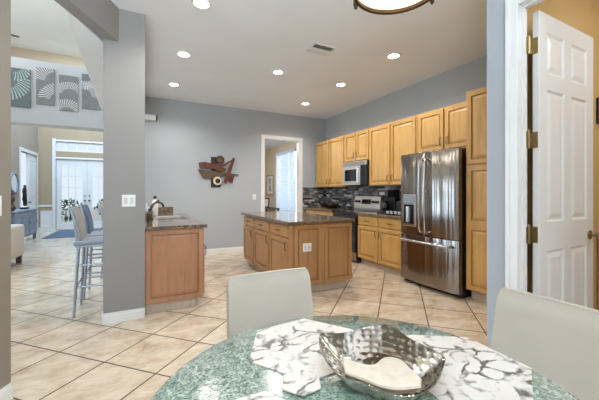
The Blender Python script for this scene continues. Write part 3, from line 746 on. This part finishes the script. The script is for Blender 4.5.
# ------------------------------------------------------------------ sink counter
t = thing('sink_cabinet', 'maple sink cabinet with raised end panel beside the column', 'cabinet', (.32, 4.6, 0))
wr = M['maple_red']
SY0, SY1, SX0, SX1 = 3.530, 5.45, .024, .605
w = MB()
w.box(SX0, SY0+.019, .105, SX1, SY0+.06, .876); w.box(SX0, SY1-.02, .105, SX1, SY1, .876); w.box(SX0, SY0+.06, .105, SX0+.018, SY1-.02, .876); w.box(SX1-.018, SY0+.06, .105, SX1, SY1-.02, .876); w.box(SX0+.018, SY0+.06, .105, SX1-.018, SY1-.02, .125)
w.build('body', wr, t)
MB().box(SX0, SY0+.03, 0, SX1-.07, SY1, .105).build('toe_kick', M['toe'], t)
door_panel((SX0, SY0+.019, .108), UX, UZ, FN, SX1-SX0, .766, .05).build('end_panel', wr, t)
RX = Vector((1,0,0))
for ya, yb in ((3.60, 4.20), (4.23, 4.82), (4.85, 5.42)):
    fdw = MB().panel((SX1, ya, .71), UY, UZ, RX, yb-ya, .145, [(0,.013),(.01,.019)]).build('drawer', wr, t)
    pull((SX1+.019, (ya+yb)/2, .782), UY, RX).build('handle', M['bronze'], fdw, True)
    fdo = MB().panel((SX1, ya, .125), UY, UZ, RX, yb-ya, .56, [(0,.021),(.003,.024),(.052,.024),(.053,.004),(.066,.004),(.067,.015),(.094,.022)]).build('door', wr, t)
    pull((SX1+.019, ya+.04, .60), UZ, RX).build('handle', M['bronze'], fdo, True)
# countertop with a sink cutout
sx0, sx1, sy0, sy1 = .17, .545, 4.30, 4.98
w = MB()
for a in ((.024, 3.500, .643, sy0), (.024, sy1, .643, 5.46), (.024, sy0, sx0, sy1), (sx1, sy0, .643, sy1)): w.box(a[0], a[1], .877, a[2], a[3], .914)
single(w, 'countertop', M['granite'], 'dark granite countertop around the sink beside the column', 'countertop', 'granite countertops')
single(MB().box(.024, 5.44, .915, .45, 5.46, 1.03, .003), 'backsplash_slab', M['granite'], 'upright granite slab at the far end of the sink counter', 'backsplash')
t = thing('sink', 'stainless sink basin set into the granite counter by the column', 'sink', ((sx0+sx1)/2, (sy0+sy1)/2, .72))
loops = []
for ins, z in ((-.012,.915),(-.012,.918),(.004,.917),(.012,.80),(.03,.735),(.06,.725),(.062,.720),(.026,.728),(.006,.80),(.001,.876),(.001,.914)):
    loops.append([(sx0+ins, sy0+ins, z), (sx1-ins, sy0+ins, z), (sx1-ins, sy1-ins, z), (sx0+ins, sy1-ins, z)])
MB().rings(loops, False, False).build('basin', M['steel'], t)
mb = MB(); mb.box(sx0+.0605, sy0+.0605, .721, sx1-.0605, sy1-.0605, .7255); mb.build('basin_floor', M['steel'], t)
MB().lathe([(.04,.7255),(.04,.729),(.02,.727)], ((sx0+sx1)/2, (sy0+sy1)/2, 0), 20).build('drain', M['grey_metal'], t, True)
t = thing('faucet', 'bronze kitchen faucet with curved spout behind the sink', 'faucet', (.095, 4.50, .914))
fx, fy = .095, 4.50
MB().lathe([(.034,.914),(.034,.924),(.024,.932),(.022,1.00),(.026,1.01),(.020,1.03),(.012,1.04)], (fx, fy, 0), 20).build('base', M['bronze'], t, True)
MB().tube([(fx, fy, 1.02), (fx+.005, fy+.02, 1.08), (fx+.04, fy+.05, 1.12), (fx+.09, fy+.09, 1.135), (fx+.14, fy+.12, 1.12), (fx+.165, fy+.14, 1.07)], [.015,.014,.013,.013,.013,.016], 12).build('spout', M['bronze'], t, True)
MB().tube([(fx, fy, 1.03), (fx+.03, fy-.03, 1.10), (fx+.07, fy-.05, 1.15), (fx+.10, fy-.06, 1.165)], [.011,.009,.008,.010], 8).build('lever', M['bronze'], t, True)
def bottle(label, x, y, h, r, mat, cap, name='soap_bottle', cat='bottle'):
    t = thing(name, label, cat, (x, y, .914))
    MB().lathe([(r*.9,.914),(r,.922),(r,.914+h*.62),(r*.8,.914+h*.74),(r*.38,.914+h*.80),(r*.36,.914+h*.86)], (x,y,0), 20).build('body', mat, t, True)
    MB().lathe([(r*.5,.914+h*.85),(r*.5,.914+h*.97),(r*.42,.914+h)], (x,y,0), 16).build('cap', cap, t, True)
    return t
bottle('tall white bottle with dark cap beside the kitchen faucet', .17, 5.22, .30, .045, M['white_plastic'], M['black'])
bottle('squat brown pump bottle at the near side of the sink', .075, 4.12, .16, .032, M['art_brown'], M['black'])
bottle('small clear-grey bottle with metal cap left of the faucet', .06, 4.78, .20, .03, M['pale'], M['chrome'])

# ------------------------------------------------------------------ wall items
def switch(name, label, c, U, N, w, h, n):
    U, N, c = Vector(U), Vector(N), Vector(c)
    t = thing(name, label, 'light switch', c)
    MB().panel(c-U*w/2-UZ*h/2, U, UZ, N, w, h, [(0,.003),(.004,.006)]).build('plate', M['white_plastic'], t)
    for i in range(n):
        cc = c + U*(w*((i+.5)/n-.5)*.86)
        MB().panel(cc-U*.016-UZ*.033, U, UZ, N, .032, .066, [(0,.007),(.002,.009)], .005).build('rocker', M['pale'], t)
switch('light_switch', 'white double rocker light switch plate on the grey column', (-.122, 3.48, 1.186), (1,0,0), (0,-1,0), .118, .118, 2)
switch('light_switch', 'white light switch plate at the edge of the near left wall', near(1.013)+Vector((-.045,-.087,1.19)), (.46,.888,0), (.888,-.46,0), .075, .12, 1)
switch('light_switch', 'small white light switch on the back wall left of the doorway', (2.19, YB, 1.165), (1,0,0), (0,-1,0), .075, .118, 1)
t = thing('door_chime', 'white box with dark end panel high on the back wall', 'chime box', (.14, YB, 2.68))
MB().box(.03, YB-.06, 2.63, .225, YB-.001, 2.73, .006).build('cover', M['white_plastic'], t)
MB().box(.225, YB-.062, 2.625, .25, YB-.001, 2.735, .004).build('end_panel', M['black'], t)
# metal sculpture on the back wall (coordinates in metres from its centre)
t = thing('wall_sculpture', 'abstract brown and copper metal sculpture on the back wall', 'sculpture', (1.38, YB, 1.70))
K = .00309
def sp(pts, y, d, m, nm):
    q = [((px-245)*K, (200-py)*K) for px, py in pts]
    MB().prism(q, (1.385, y, 1.705), (1,0,0), (0,0,1), (0,-1,0), d, .003).build(nm, M[m], t)
def circ(cx, cy, rx, ry=None, n=24): return [(cx+rx*math.cos(2*PI*i/n), cy-(ry or rx)*math.sin(2*PI*i/n)) for i in range(n)]
sp([(203,308),(267,308),(267,104),(203,104)], YB-.001, .012, 'art_dark', 'back_plate')
sp(circ(262,122,28), YB-.014, .02, 'art_dark', 'disc_rim'); sp(circ(262,122,21), YB-.034, .008, 'art_brown', 'disc')
sp([(118,192),(152,250),(222,250),(335,222),(388,224),(388,218),(330,212),(240,200)][::-1], YB-.016, .022, 'art_brown', 'boat_plate')
sp([(120,148),(128,184),(215,186),(292,166),(362,108),(290,146),(210,152),(160,140)][::-1], YB-.040, .018, 'art_red', 'bar')
sp(circ(265,188,38,13), YB-.040, .02, 'art_red', 'oval_plate')
sp([(362,106),(345,106),(316,176),(282,270),(300,288),(330,210)][::-1], YB-.060, .018, 'art_red', 'diagonal_bar')
sp([(322,226),(356,230),(346,278),(314,264)][::-1], YB-.020, .02, 'art_red', 'wedge_plate')
sp(circ(243,265,28), YB-.040, .014, 'art_cream', 'ring'); sp(circ(245,265,17), YB-.055, .008, 'art_dark', 'ring_centre')
# four silver panels on the ledge wall
AP = [(-2.02, -1.625, 2.64, 3.262, [(-.12,.12,.16,.34,40,42,-2.6,.1), (-.02,.36,.12,.26,34,60,-1.5,.2)], (.62,.76,.76), 'leftmost silver swirl art panel on the white ledge wall, bluish tint'),
      (-1.555, -1.315, 2.72, 3.327, [(.16,.10,.16,.36,52,54,1.6,3.15), (.20,-.22,.14,.30,46,-60,1.5,3.0)], (1,1,1), 'second silver swirl art panel from the left on the white ledge wall'),
      (-1.252, -.990, 2.65, 3.255, [(.02,-.04,.12,.24,46,48,.2,2.9), (-.02,-.36,.12,.26,46,48,.3,2.9)], (1,1,1), 'third silver swirl art panel from the left, hung lower than its neighbours'),
      (-.935, -.665, 2.72, 3.327, [(-.10,-.06,.10,.24,46,48,-.2,2.2), (-.14,.28,.14,.26,40,48,-1.4,.2)], (.9,.9,.92), 'rightmost silver swirl art panel, cut off by the soffit edge')]
for i, (xa, xb, za, zb, sd, tint, lab) in enumerate(AP):
    o = MB().box(xa-(xa+xb)/2, -.022, za-(za+zb)/2, xb-(xa+xb)/2, -.002, zb-(za+zb)/2, .003).build('metal_art_panel', swirl('brushed_swirl_%s' % 'abcd'[i], sd, tint))
    o.location = ((xa+xb)/2, YB, (za+zb)/2); tag(o, lab, 'wall art', 'swirl art panels on the ledge')

# ------------------------------------------------------------------ nook beyond the doorway
t = thing('window_blind', 'white horizontal blind over the bright nook window', 'blind', (XLn-.05, (ly0+ly1)/2, lz0))
MB().box(XLn-.075, ly0+.01, lz1-.02, XLn-.03, ly1-.01, lz1+.05, .004).build('head_rail', M['blind'], t)
w = MB(); nsl = 46
for i in range(nsl):
    z = lz0+.03+(lz1-lz0-.06)*i/(nsl-1)
    w.prism([(0,-.021),(ly1-ly0-.03,-.021),(ly1-ly0-.03,.021),(0,.021)], (XLn-.052, ly0+.015, z), (0,1,0), (.72,0,.69), (.69,0,-.72), .002)
w.build('slats', M['blind'], t)
MB().box(XLn-.066, ly0+.015, lz0, XLn-.036, ly1-.015, lz0+.02, .003).build('bottom_rail', M['blind'], t)
t = thing('picture_frame', 'framed print with dark hourglass motif on the nook wall', 'picture', (XLn, 9.95, 1.2))
w = MB(); fy0, fy1, fz0, fz1 = 9.72, 10.36, 1.17, 1.87
for a in ((fy0, fy0+.035, fz0, fz1), (fy1-.035, fy1, fz0, fz1), (fy0+.035, fy1-.035, fz0, fz0+.035), (fy0+.035, fy1-.035, fz1-.035, fz1)): w.box(XLn-.03, a[0], a[2], XLn-.001, a[1], a[3], .003)
w.build('frame', M['taupe'], t); MB().box(XLn-.012, fy0+.035, fz0+.035, XLn-.004, fy1-.035, fz1-.035).build('mat_board', M['white_plastic'], t)
MB().prism([(-.12,.22),(.12,.22),(.04,.03),(.12,-.22),(-.12,-.22),(-.04,.03)], (XLn-.012, (fy0+fy1)/2, (fz0+fz1)/2), (0,-1,0), (0,0,1), (-1,0,0), .003).build('print', M['grey_metal'], t)
t = thing('side_table', 'dark wooden side table in the nook seen through the doorway', 'table', (3.70, 9.6, 0))
MB().box(3.46, 9.05, .72, 3.93, 10.2, .76, .005).build('tabletop', M['dark_wood'], t)
for x in (3.49, 3.90):
    for y in (9.09, 10.16): MB().box(x-.025, y-.025, 0, x+.025, y+.025, .72, .003).build('leg', M['dark_wood'], t)
t = thing('photo_frame', 'dark tabletop photo frame leaning back on the nook side table', 'photo frame', (3.6, 9.5, .76))
U = Vector((.75,-.66,0)); V = Vector((.13,.15,.98)).normalized(); N = U.cross(V).normalized()
O = Vector((3.56, 9.55, .762))
w = MB()
for a in ((-.20,-.165,0,.32),(.165,.20,0,.32),(-.165,.165,0,.035),(-.165,.165,.285,.32)): w.prism([(a[0],a[2]),(a[1],a[2]),(a[1],a[3]),(a[0],a[3])], O, U, V, N, .02)
w.build('frame', M['black'], t); MB().prism([(-.165,.035),(.165,.035),(.165,.285),(-.165,.285)], O+N*.004, U, V, N, .008).build('photo', M['pale'], t)

# ------------------------------------------------------------------ great room and foyer
# bar stools along the far side of the bar, facing +X
SH = .76
def make_stool(label, fab, x, y):
    t = thing('bar_stool', label, 'bar stool', (x, y, 0), 'metal bar stools at the bar')
    for sx in (-1, 1):
        for sy in (-1, 1):
            a = (x+sx*.165, y+sy*.17, SH-.05); b = (x+sx*.20, y+sy*.21, 0)
            MB().tube([a, b], [.016, .013], 10).build('leg', M['grey_metal'], t, True)
    for z, k in ((.30, .188), (.52, .178)):
        for (x0_, y0_, x1_, y1_) in ((-k,-k-.005,k,-k-.005), (-k,k+.005,k,k+.005)) + (((-k,-k,-k,k),(k,-k,k,k)) if z < .4 else ()):
            MB().tube([(x+x0_, y+y0_, z), (x+x1_, y+y1_, z)], .010, 8).build('footrest_bar', M['grey_metal'], t, True)
    MB().box(x-.19, y-.19, SH-.06, x+.19, y+.19, SH-.035, .008).build('seat_frame', M['grey_metal'], t)
    MB().box(x-.205, y-.205, SH-.036, x+.20, y+.205, SH+.005, .015, 3).build('seat', M['seat_fabric'], t, True)
    # curved back: leans away, rounded top
    loops = []
    for i in range(9):
        s = i/8; z = SH+.01+.345*s; xb = x-.175-.055*s*s-.01*s; wv = .125+.025*math.sin(PI*s*.9)-.05*max(0, s-.75)*4*.5
        lp = []
        for j in range(9): lp.append((xb-.03*(math.cos((j/8-.5)*PI))+.012, y-wv+2*wv*j/8, z))
        for j in range(9): lp.append((xb+.022-.03*(math.cos((.5-j/8)*PI))+.012, y+wv-2*wv*j/8, z))
        loops.append(lp)
    MB().rings(loops).build('backrest', M['pale_fabric' if fab == 'pale' else 'blue_fabric'], t, True)
    for sy in (-1, 1):
        MB().tube([(x-.185, y+sy*.165, SH-.05), (x-.188, y+sy*.145, SH+.08), (x-.205, y+sy*.152, SH+.22), (x-.245, y+sy*.118, SH+.35)], .011, 8).build('back_post', M['grey_metal'], t, True)
    return t
make_stool('nearest metal bar stool with pale backrest, just behind the column', 'pale', -.42, 4.00)
make_stool('second metal bar stool, with a dark blue backrest', 'blue', -.42, 4.60)
make_stool('farthest pale bar stool, partly hidden by the column edge', 'pale', -.34, 5.55)
# sofa
t = thing('sofa', 'cream upholstered sofa on dark legs at the left opening', 'sofa', (-2.8, 6.9, 0))
MB().box(-3.9, 6.42, .14, -1.93, 7.22, .42, .03, 3).build('base', M['linen'], t, True)
MB().box(-2.12, 6.40, .14, -1.90, 7.24, .70, .05, 3).build('arm', M['linen'], t, True)
MB().box(-3.92, 6.40, .14, -3.70, 7.24, .70, .05, 3).build('arm', M['linen'], t, True)
MB().box(-3.71, 6.40, .40, -2.11, 6.62, .82, .06, 3).build('backrest', M['linen'], t, True)
for xa in (-3.70, -2.91): MB().box(xa, 6.60, .42, xa+.785, 7.24, .56, .05, 3).build('seat_cushion', M['linen'], t, True)
for xa in (-3.66, -2.86):
    o = MB().box(xa, 6.60, .55, xa+.72, 6.80, .88, .08, 3).build('back_cushion', M['linen'], t, True)
for x in (-3.85, -1.97):
    for y in (6.47, 7.17): MB().box(x-.035, y-.035, 0, x+.035, y+.035, .15, .004).build('leg', M['dark_wood'], t)
# console with items on it
t = thing('console_table', 'weathered blue grey console table against the foyer wall', 'console', (-2.8, 10.1, 0))
cx0, cx1, cy0, cy1, cz = XL+.01, -2.60, 9.15, 10.95, .82
MB().box(cx0, cy0, cz-.04, cx1, cy1, cz, .006).build('top', M['blue_grey'], t)
MB().box(cx0+.02, cy0+.03, .14, cx1-.02, cy1-.03, cz-.04, .004).build('body', M['blue_grey'], t)
for i in range(3):
    ya = cy0+.06+i*.57
    dr = MB().panel((cx1-.02, ya, .18), UY, UZ, RX, .54, .57, [(0,.010),(.003,.013),(.06,.013),(.066,.004),(.10,.004)]).build('door', M['blue_grey'], t)
    MB().lathe([(.006,0),(.006,.018),(.014,.024),(.004,.03)], (cx1-.008, ya+.48, .48), 10, 'x').build('knob', M['bronze'], dr, True)
for x in (cx0+.05, cx1-.06):
    for y in (cy0+.07, cy1-.07): MB().box(x-.03, y-.03, 0, x+.03, y+.03, .14, .003).build('leg', M['blue_grey'], t)
# statue: skinned standing figure
def statue():
    t = thing('statuette', 'dark standing torso statuette on the foyer console table', 'statue', (-2.80, 10.62, cz))
    MB().box(-2.88, 10.53, cz, -2.72, 10.71, cz+.05, .006).build('plinth', M['black'], t)
    J = {'pel':(0,0,.30,.055),'kneL':(.0,-.035,.17,.034),'footL':(0,-.04,.03,.026),'kneR':(.01,.04,.17,.034),'footR':(.01,.045,.03,.026),'wst':(0,0,.38,.045),'chest':(0,0,.47,.060),'neck':(0,0,.545,.025),'head':(0,0,.60,.042),'shL':(0,-.075,.495,.028),'elL':(-.01,-.10,.40,.021),'haL':(.02,-.08,.31,.017),'shR':(0,.075,.495,.028),'elR':(-.01,.10,.40,.021),'haR':(.02,.08,.31,.017)}
    E_ = [('pel','kneL'),('kneL','footL'),('pel','kneR'),('kneR','footR'),('pel','wst'),('wst','chest'),('chest','neck'),('neck','head'),('chest','shL'),('shL','elL'),('elL','haL'),('chest','shR'),('shR','elR'),('elR','haR')]
    ks = list(J); me = bpy.data.meshes.new('figure')
    me.from_pydata([J[k][:3] for k in ks], [(ks.index(a), ks.index(b)) for a, b in E_], [])
    o = bpy.data.objects.new('figure', me); C.objects.link(o); o.parent = t; o.location = (0, 0, .048)
    md_ = o.modifiers.new('skin', 'SKIN'); sv = me.skin_vertices[0].data
    for i, k in enumerate(ks): sv[i].radius = (J[k][3], J[k][3])
    sv[0].use_root = True
    o.modifiers.new('sub', 'SUBSURF').levels = 2; o.modifiers['sub'].render_levels = 2
    me.materials.append(M['art_dark'])
    dg = bpy.context.evaluated_depsgraph_get(); ev = o.evaluated_get(dg); nm = bpy.data.meshes.new_from_object(ev)
    o.modifiers.clear(); o.data = nm
    for p in nm.polygons: p.use_smooth = True
    if not nm.materials: nm.materials.append(M['art_dark'])
statue()
t = thing('vase', 'brown turned vase on the near end of the foyer console', 'vase', (-2.78, 9.55, cz))
MB().lathe([(.05,cz),(.09,cz+.03),(.10,cz+.10),(.06,cz+.16),(.05,cz+.20),(.085,cz+.26),(.08,cz+.33),(.04,cz+.38),(.055,cz+.42)], (-2.78, 9.55, 0), 24).build('body', M['art_brown'], t, True)
t = thing('wall_mirror', 'oval silver framed mirror on the foyer wall above the console', 'mirror', (XL, 10.75, 1.5))
loops = []
for r, h in ((1.0,.001),(1.0,.03),(.92,.04),(.80,.03),(.78,.015)):
    loops.append([(XL+h, 10.75+.32*r*math.cos(2*PI*i/40), 1.52+.28*r*math.sin(2*PI*i/40)) for i in range(40)])
MB().rings(loops, True, False).build('frame', M['blue_grey'], t, True)
MB().rings([[(XL+h, 10.75+.32*.79*math.cos(2*PI*i/40), 1.52+.28*.79*math.sin(2*PI*i/40)) for i in range(40)] for h in (.01, .016)]).build('mirror_glass', M['chrome'], t)
single(MB().box(-2.45, 10.6, .001, -1.0, 12.6, .014, .004), 'rug', M['rug'], 'dark blue grey rug on the foyer floor before the french doors', 'rug')
# shrubs outside the french doors
def shrub(label, x, y, r, h, seed):
    rnd = random.Random(seed); t = thing('shrub', label, 'shrub', (x, y, -.02), 'shrubs outside the french doors')
    MB().tube([(x, y, -.02), (x+.02, y, h*.5)], [.03, .015], 6).build('stem', M['dark_wood'], t)
    mb = MB()
    for i in range(260):
        a, b = rnd.uniform(0, 2*PI), rnd.uniform(-1, 1); q = rnd.uniform(.5, 1)**.5; s_ = math.sqrt(1-b*b)
        c = Vector((x+r*q*s_*math.cos(a), y+r*q*s_*math.sin(a), h*.55+h*.45*q*b))
        u = Vector((rnd.gauss(0,1), rnd.gauss(0,1), rnd.gauss(0,1))).normalized(); v = u.orthogonal().normalized(); L = .09
        vs = [mb.bm.verts.new(c+u*L), mb.bm.verts.new(c+v*L*.4), mb.bm.verts.new(c-u*L), mb.bm.verts.new(c-v*L*.4)]; mb.bm.faces.new(vs)
    mb.build('foliage', M['leaf'], t)
shrub('green shrub outside behind the left french door', -2.75, 15.2, .75, 1.0, 1)
shrub('green shrub outside behind the right french door', -1.05, 15.4, .75, 1.1, 2)
# hall beyond the white door
t = thing('hall_cabinet', 'brown wooden cabinet in the hall behind the white door', 'cabinet', (3.75, .9, 0))
MB().box(3.47, .98, .05, 4.0, 1.165, .86, .004).build('body', M['maple'], t)
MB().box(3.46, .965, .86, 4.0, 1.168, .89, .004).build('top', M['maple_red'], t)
MB().box(3.50, .99, 0, 3.98, 1.16, .05).build('plinth', M['dark_wood'], t)
hd = door_panel((3.50, .98, .08), UX, UZ, FN, .47, .75).build('door', M['maple'], t)
pull((3.54, .961, .55), UZ, FN).build('handle', M['bronze'], hd, True)
t = thing('wall_plaque', 'narrow dark wall plaque on the ochre hall wall', 'plaque', (3.56, 1.17, 1.85))
MB().box(3.455, 1.15, 1.86, 3.60, 1.169, 2.08, .004).build('plate', M['black'], t); MB().box(3.48, 1.145, 1.90, 3.575, 1.151, 2.04, .002).build('inset', M['pale'], t)

# ------------------------------------------------------------------ dining table set
TC = Vector((.4935, .5986, 0)); TR = .5456; TZ = .75
t = thing('dining_table', 'round dining table with green crackled glass top', 'table', (TC.x, TC.y, 0))
MB().lathe([(TR-.012,TZ-.016),(TR-.003,TZ-.013),(TR,TZ-.008),(TR-.002,TZ-.003),(TR-.008,TZ),(.3,TZ),(.01,TZ)], TC, 96).build('tabletop', M['crackle'], t, True)
MB().lathe([(.26,0),(.27,.02),(.24,.05),(.10,.09),(.06,.16),(.055,.50),(.08,.60),(.20,.70),(.26,TZ-.018)], TC, 40).build('pedestal', M['dark_wood'], t, True)
def hexmat(label, c, r, ph, z=TZ, name='placemat', cat='placemat', grp='marble placemats on the table', th=.004):
    o = MB().prism([(r*math.cos(math.radians(ph+60*k)), r*math.sin(math.radians(ph+60*k))) for k in range(6)], (0,0,0), (1,0,0), (0,1,0), (0,0,1), th, .001).build(name, M['marble'])
    o.location = (c[0], c[1], z+.0005); return tag(o, label, cat, grp)
hexmat('hexagonal white marble placemat in front of the chair farthest from the viewer', (.498, .918), .2085, 4)
hexmat('hexagonal white marble placemat in front of the right cream chair', (.845, .603), .2085, 27)
hexmat('hexagonal white marble placemat at the near left table edge, mostly out of frame', (.178, .572), .2085, -1)
hexmat('small hexagonal marble coaster between the placemats left of the bowl', (.383, .735), .058, 5, TZ+.0046, 'coaster', 'coaster', None)
# hammered bowl: wavy rim
rim = [(.482,.808,.83),(.493,.797,.842),(.529,.763,.848),(.578,.735,.86),(.618,.712,.874),(.641,.696,.879),(.662,.670,.872),(.686,.636,.851),(.718,.598,.834),(.735,.562,.822),(.694,.536,.811),(.630,.510,.802),(.564,.510,.798),(.525,.534,.797),(.504,.578,.796),(.480,.619,.797),(.452,.646,.802),(.440,.690,.812),(.456,.760,.822)]
def closed_cr(P, n):
    out = []; m = len(P); P = [Vector(p) for p in P]
    for k in range(n):
        u = k/n*m; i = int(u); f = u-i; a, b, c, d = P[(i-1)%m], P[i%m], P[(i+1)%m], P[(i+2)%m]
        out.append(.5*((2*b)+(c-a)*f+(2*a-5*b+4*c-d)*f*f+(3*b-a-3*c+d)*f**3))
    return out
rim = [(x, y, z) for x, y, z in rim]
RP = closed_cr(rim, 112)
bc = Vector((.570, .625, 0)); n = len(RP)
def ring_at(s, inner):
    lp = []
    for p in RP:
        d = Vector((p.x-bc.x, p.y-bc.y, 0)); L = d.length; u = d/L
        rb = min(.075, L*.72); base = bc + u*rb
        k = s**.8; xy = base.lerp(Vector((p.x, p.y, 0)), k); z0 = TZ+.006
        z = z0 + (p.z-z0)*(s**1.35)
        q = Vector((xy.x, xy.y, z))
        if inner: q = q - u*.003*(1-.3*s) + Vector((0,0,.003*(1-s)))
        lp.append(q)
    return lp
SS = [0, .1, .2, .32, .45, .58, .7, .82, .92, 1.0]
loops = [[bc + (p-bc)*.02 for p in ring_at(0, False)]]
loops = [[Vector((bc.x+(p.x-bc.x)*k, bc.y+(p.y-bc.y)*k, p.z)) for p in ring_at(0, False)] for k in (.05, .6)]
loops += [ring_at(s, False) for s in SS] + [ring_at(s, True) for s in SS[::-1]]
loops += [[Vector((bc.x+(p.x-bc.x)*k, bc.y+(p.y-bc.y)*k, p.z)) for p in ring_at(0, True)] for k in (.6, .05)]
bw = MB().rings(loops).build('decorative_bowl', M['hammered'], None, True)
tag(bw, 'hammered silver bowl with wavy rim on the glass table', 'bowl')
# folded cloth lying in the bowl
np_ = [(.508,.722),(.510,.720),(.540,.676),(.572,.658),(.615,.672),(.663,.664),(.663,.660),(.648,.605),(.636,.556),(.634,.552),(.610,.533),(.606,.533),(.560,.548),(.526,.574),(.504,.615),(.478,.663),(.480,.668)]
def inside(q):
    d = Vector((q.x-bc.x, q.y-bc.y, 0)); L = d.length
    if L < 1e-4: return q
    p = max(RP, key=lambda p: Vector((p.x-bc.x, p.y-bc.y, 0)).normalized().dot(d/L))
    R_ = Vector((p.x-bc.x, p.y-bc.y, 0)).length; rb = min(.075, R_*.72); z0 = TZ+.006
    lim = rb + (R_-rb)*(max(0, (q.z-.004-z0)/(p.z-z0))**(1/1.35))**.8 - .007
    return q if L < lim else Vector((bc.x+d.x/L*lim, bc.y+d.y/L*lim, q.z))
mb = MB(); P2 = closed_cr([(x, y, 0) for x, y in np_], 60); c2 = Vector((.57,.62,0))
loops = []
for k, z in ((.55,.7625),(.75,.768),(.93,.786),(1.0,.791),(.97,.796),(.6,.7975),(.05,.798)):
    loops.append([inside(Vector((c2.x+(p.x-c2.x)*k, c2.y+(p.y-c2.y)*k, z))) for p in P2])
mb.rings(loops); nap = single(mb, 'napkin', M['napkin'], 'folded cream cloth lying inside the hammered bowl', 'napkin', None, True)
# dining chairs: facing +Y in local space is the back side; built for the far chair facing -Y
def make_chair(label, x, y):
    t = thing('dining_chair', label, 'chair', (x, y, 0), 'cream leather dining chairs')
    hw = .212; zt = .875; zs = .47
    # backrest: top centre at (x, y), reclined so the foot is nearer the table
    loops = []
    for i in range(13):
        s = i/12; z = zs-.06+(zt-zs+.06)*s
        yy = y-.085*(1-s)**1.2
        wv = hw*(1.0+.05*(1-s)); th = .062-.022*s
        if i == 12: wv -= .012; th -= .02
        r = .012; lp = []
        if i == 12: z -= .001
        curve = .018
        m = 8
        for j in range(m+1):
            u = -1+2*j/m; lp.append((x+u*wv, yy-th/2+curve*(u*u-.5)*-1, z))
        for j in range(m+1):
            u = 1-2*j/m; lp.append((x+u*wv, yy+th/2+curve*(u*u-.5)*-1, z))
        loops.append(lp)
    top_ = loops[-1]; loops.insert(-1, [(x+(p[0]-x)*1.04, p[1], p[2]-.010) for p in top_])
    MB().rings(loops).build('backrest', M['leather'], t, True)
    MB().box(x-hw-.005, y-.50, zs-.10, x+hw+.005, y-.055, zs, .022, 3).build('seat', M['leather'], t, True)
    for sx in (-1, 1):
        for ya, yb_ in ((y-.46, y-.46), (y-.10, y-.04)):
            xx = x+sx*(hw-.03)
            MB().rings([[(xx+dx, ya+dy, zs-.095) for dx, dy in ((-.022,-.022),(.022,-.022),(.022,.022),(-.022,.022))], [(xx+dx*.75, yb_+dy*.75, 0) for dx, dy in ((-.022,-.022),(.022,-.022),(.022,.022),(-.022,.022))]]).build('leg', M['dark_wood'], t)
    return t
ch = make_chair('cream leather dining chair on the far side of the table, island behind it', .562, 1.425)
copy_thing(ch, (1.350, .545, 0), 'cream leather dining chair at the right, in front of the white door', -PI/2)
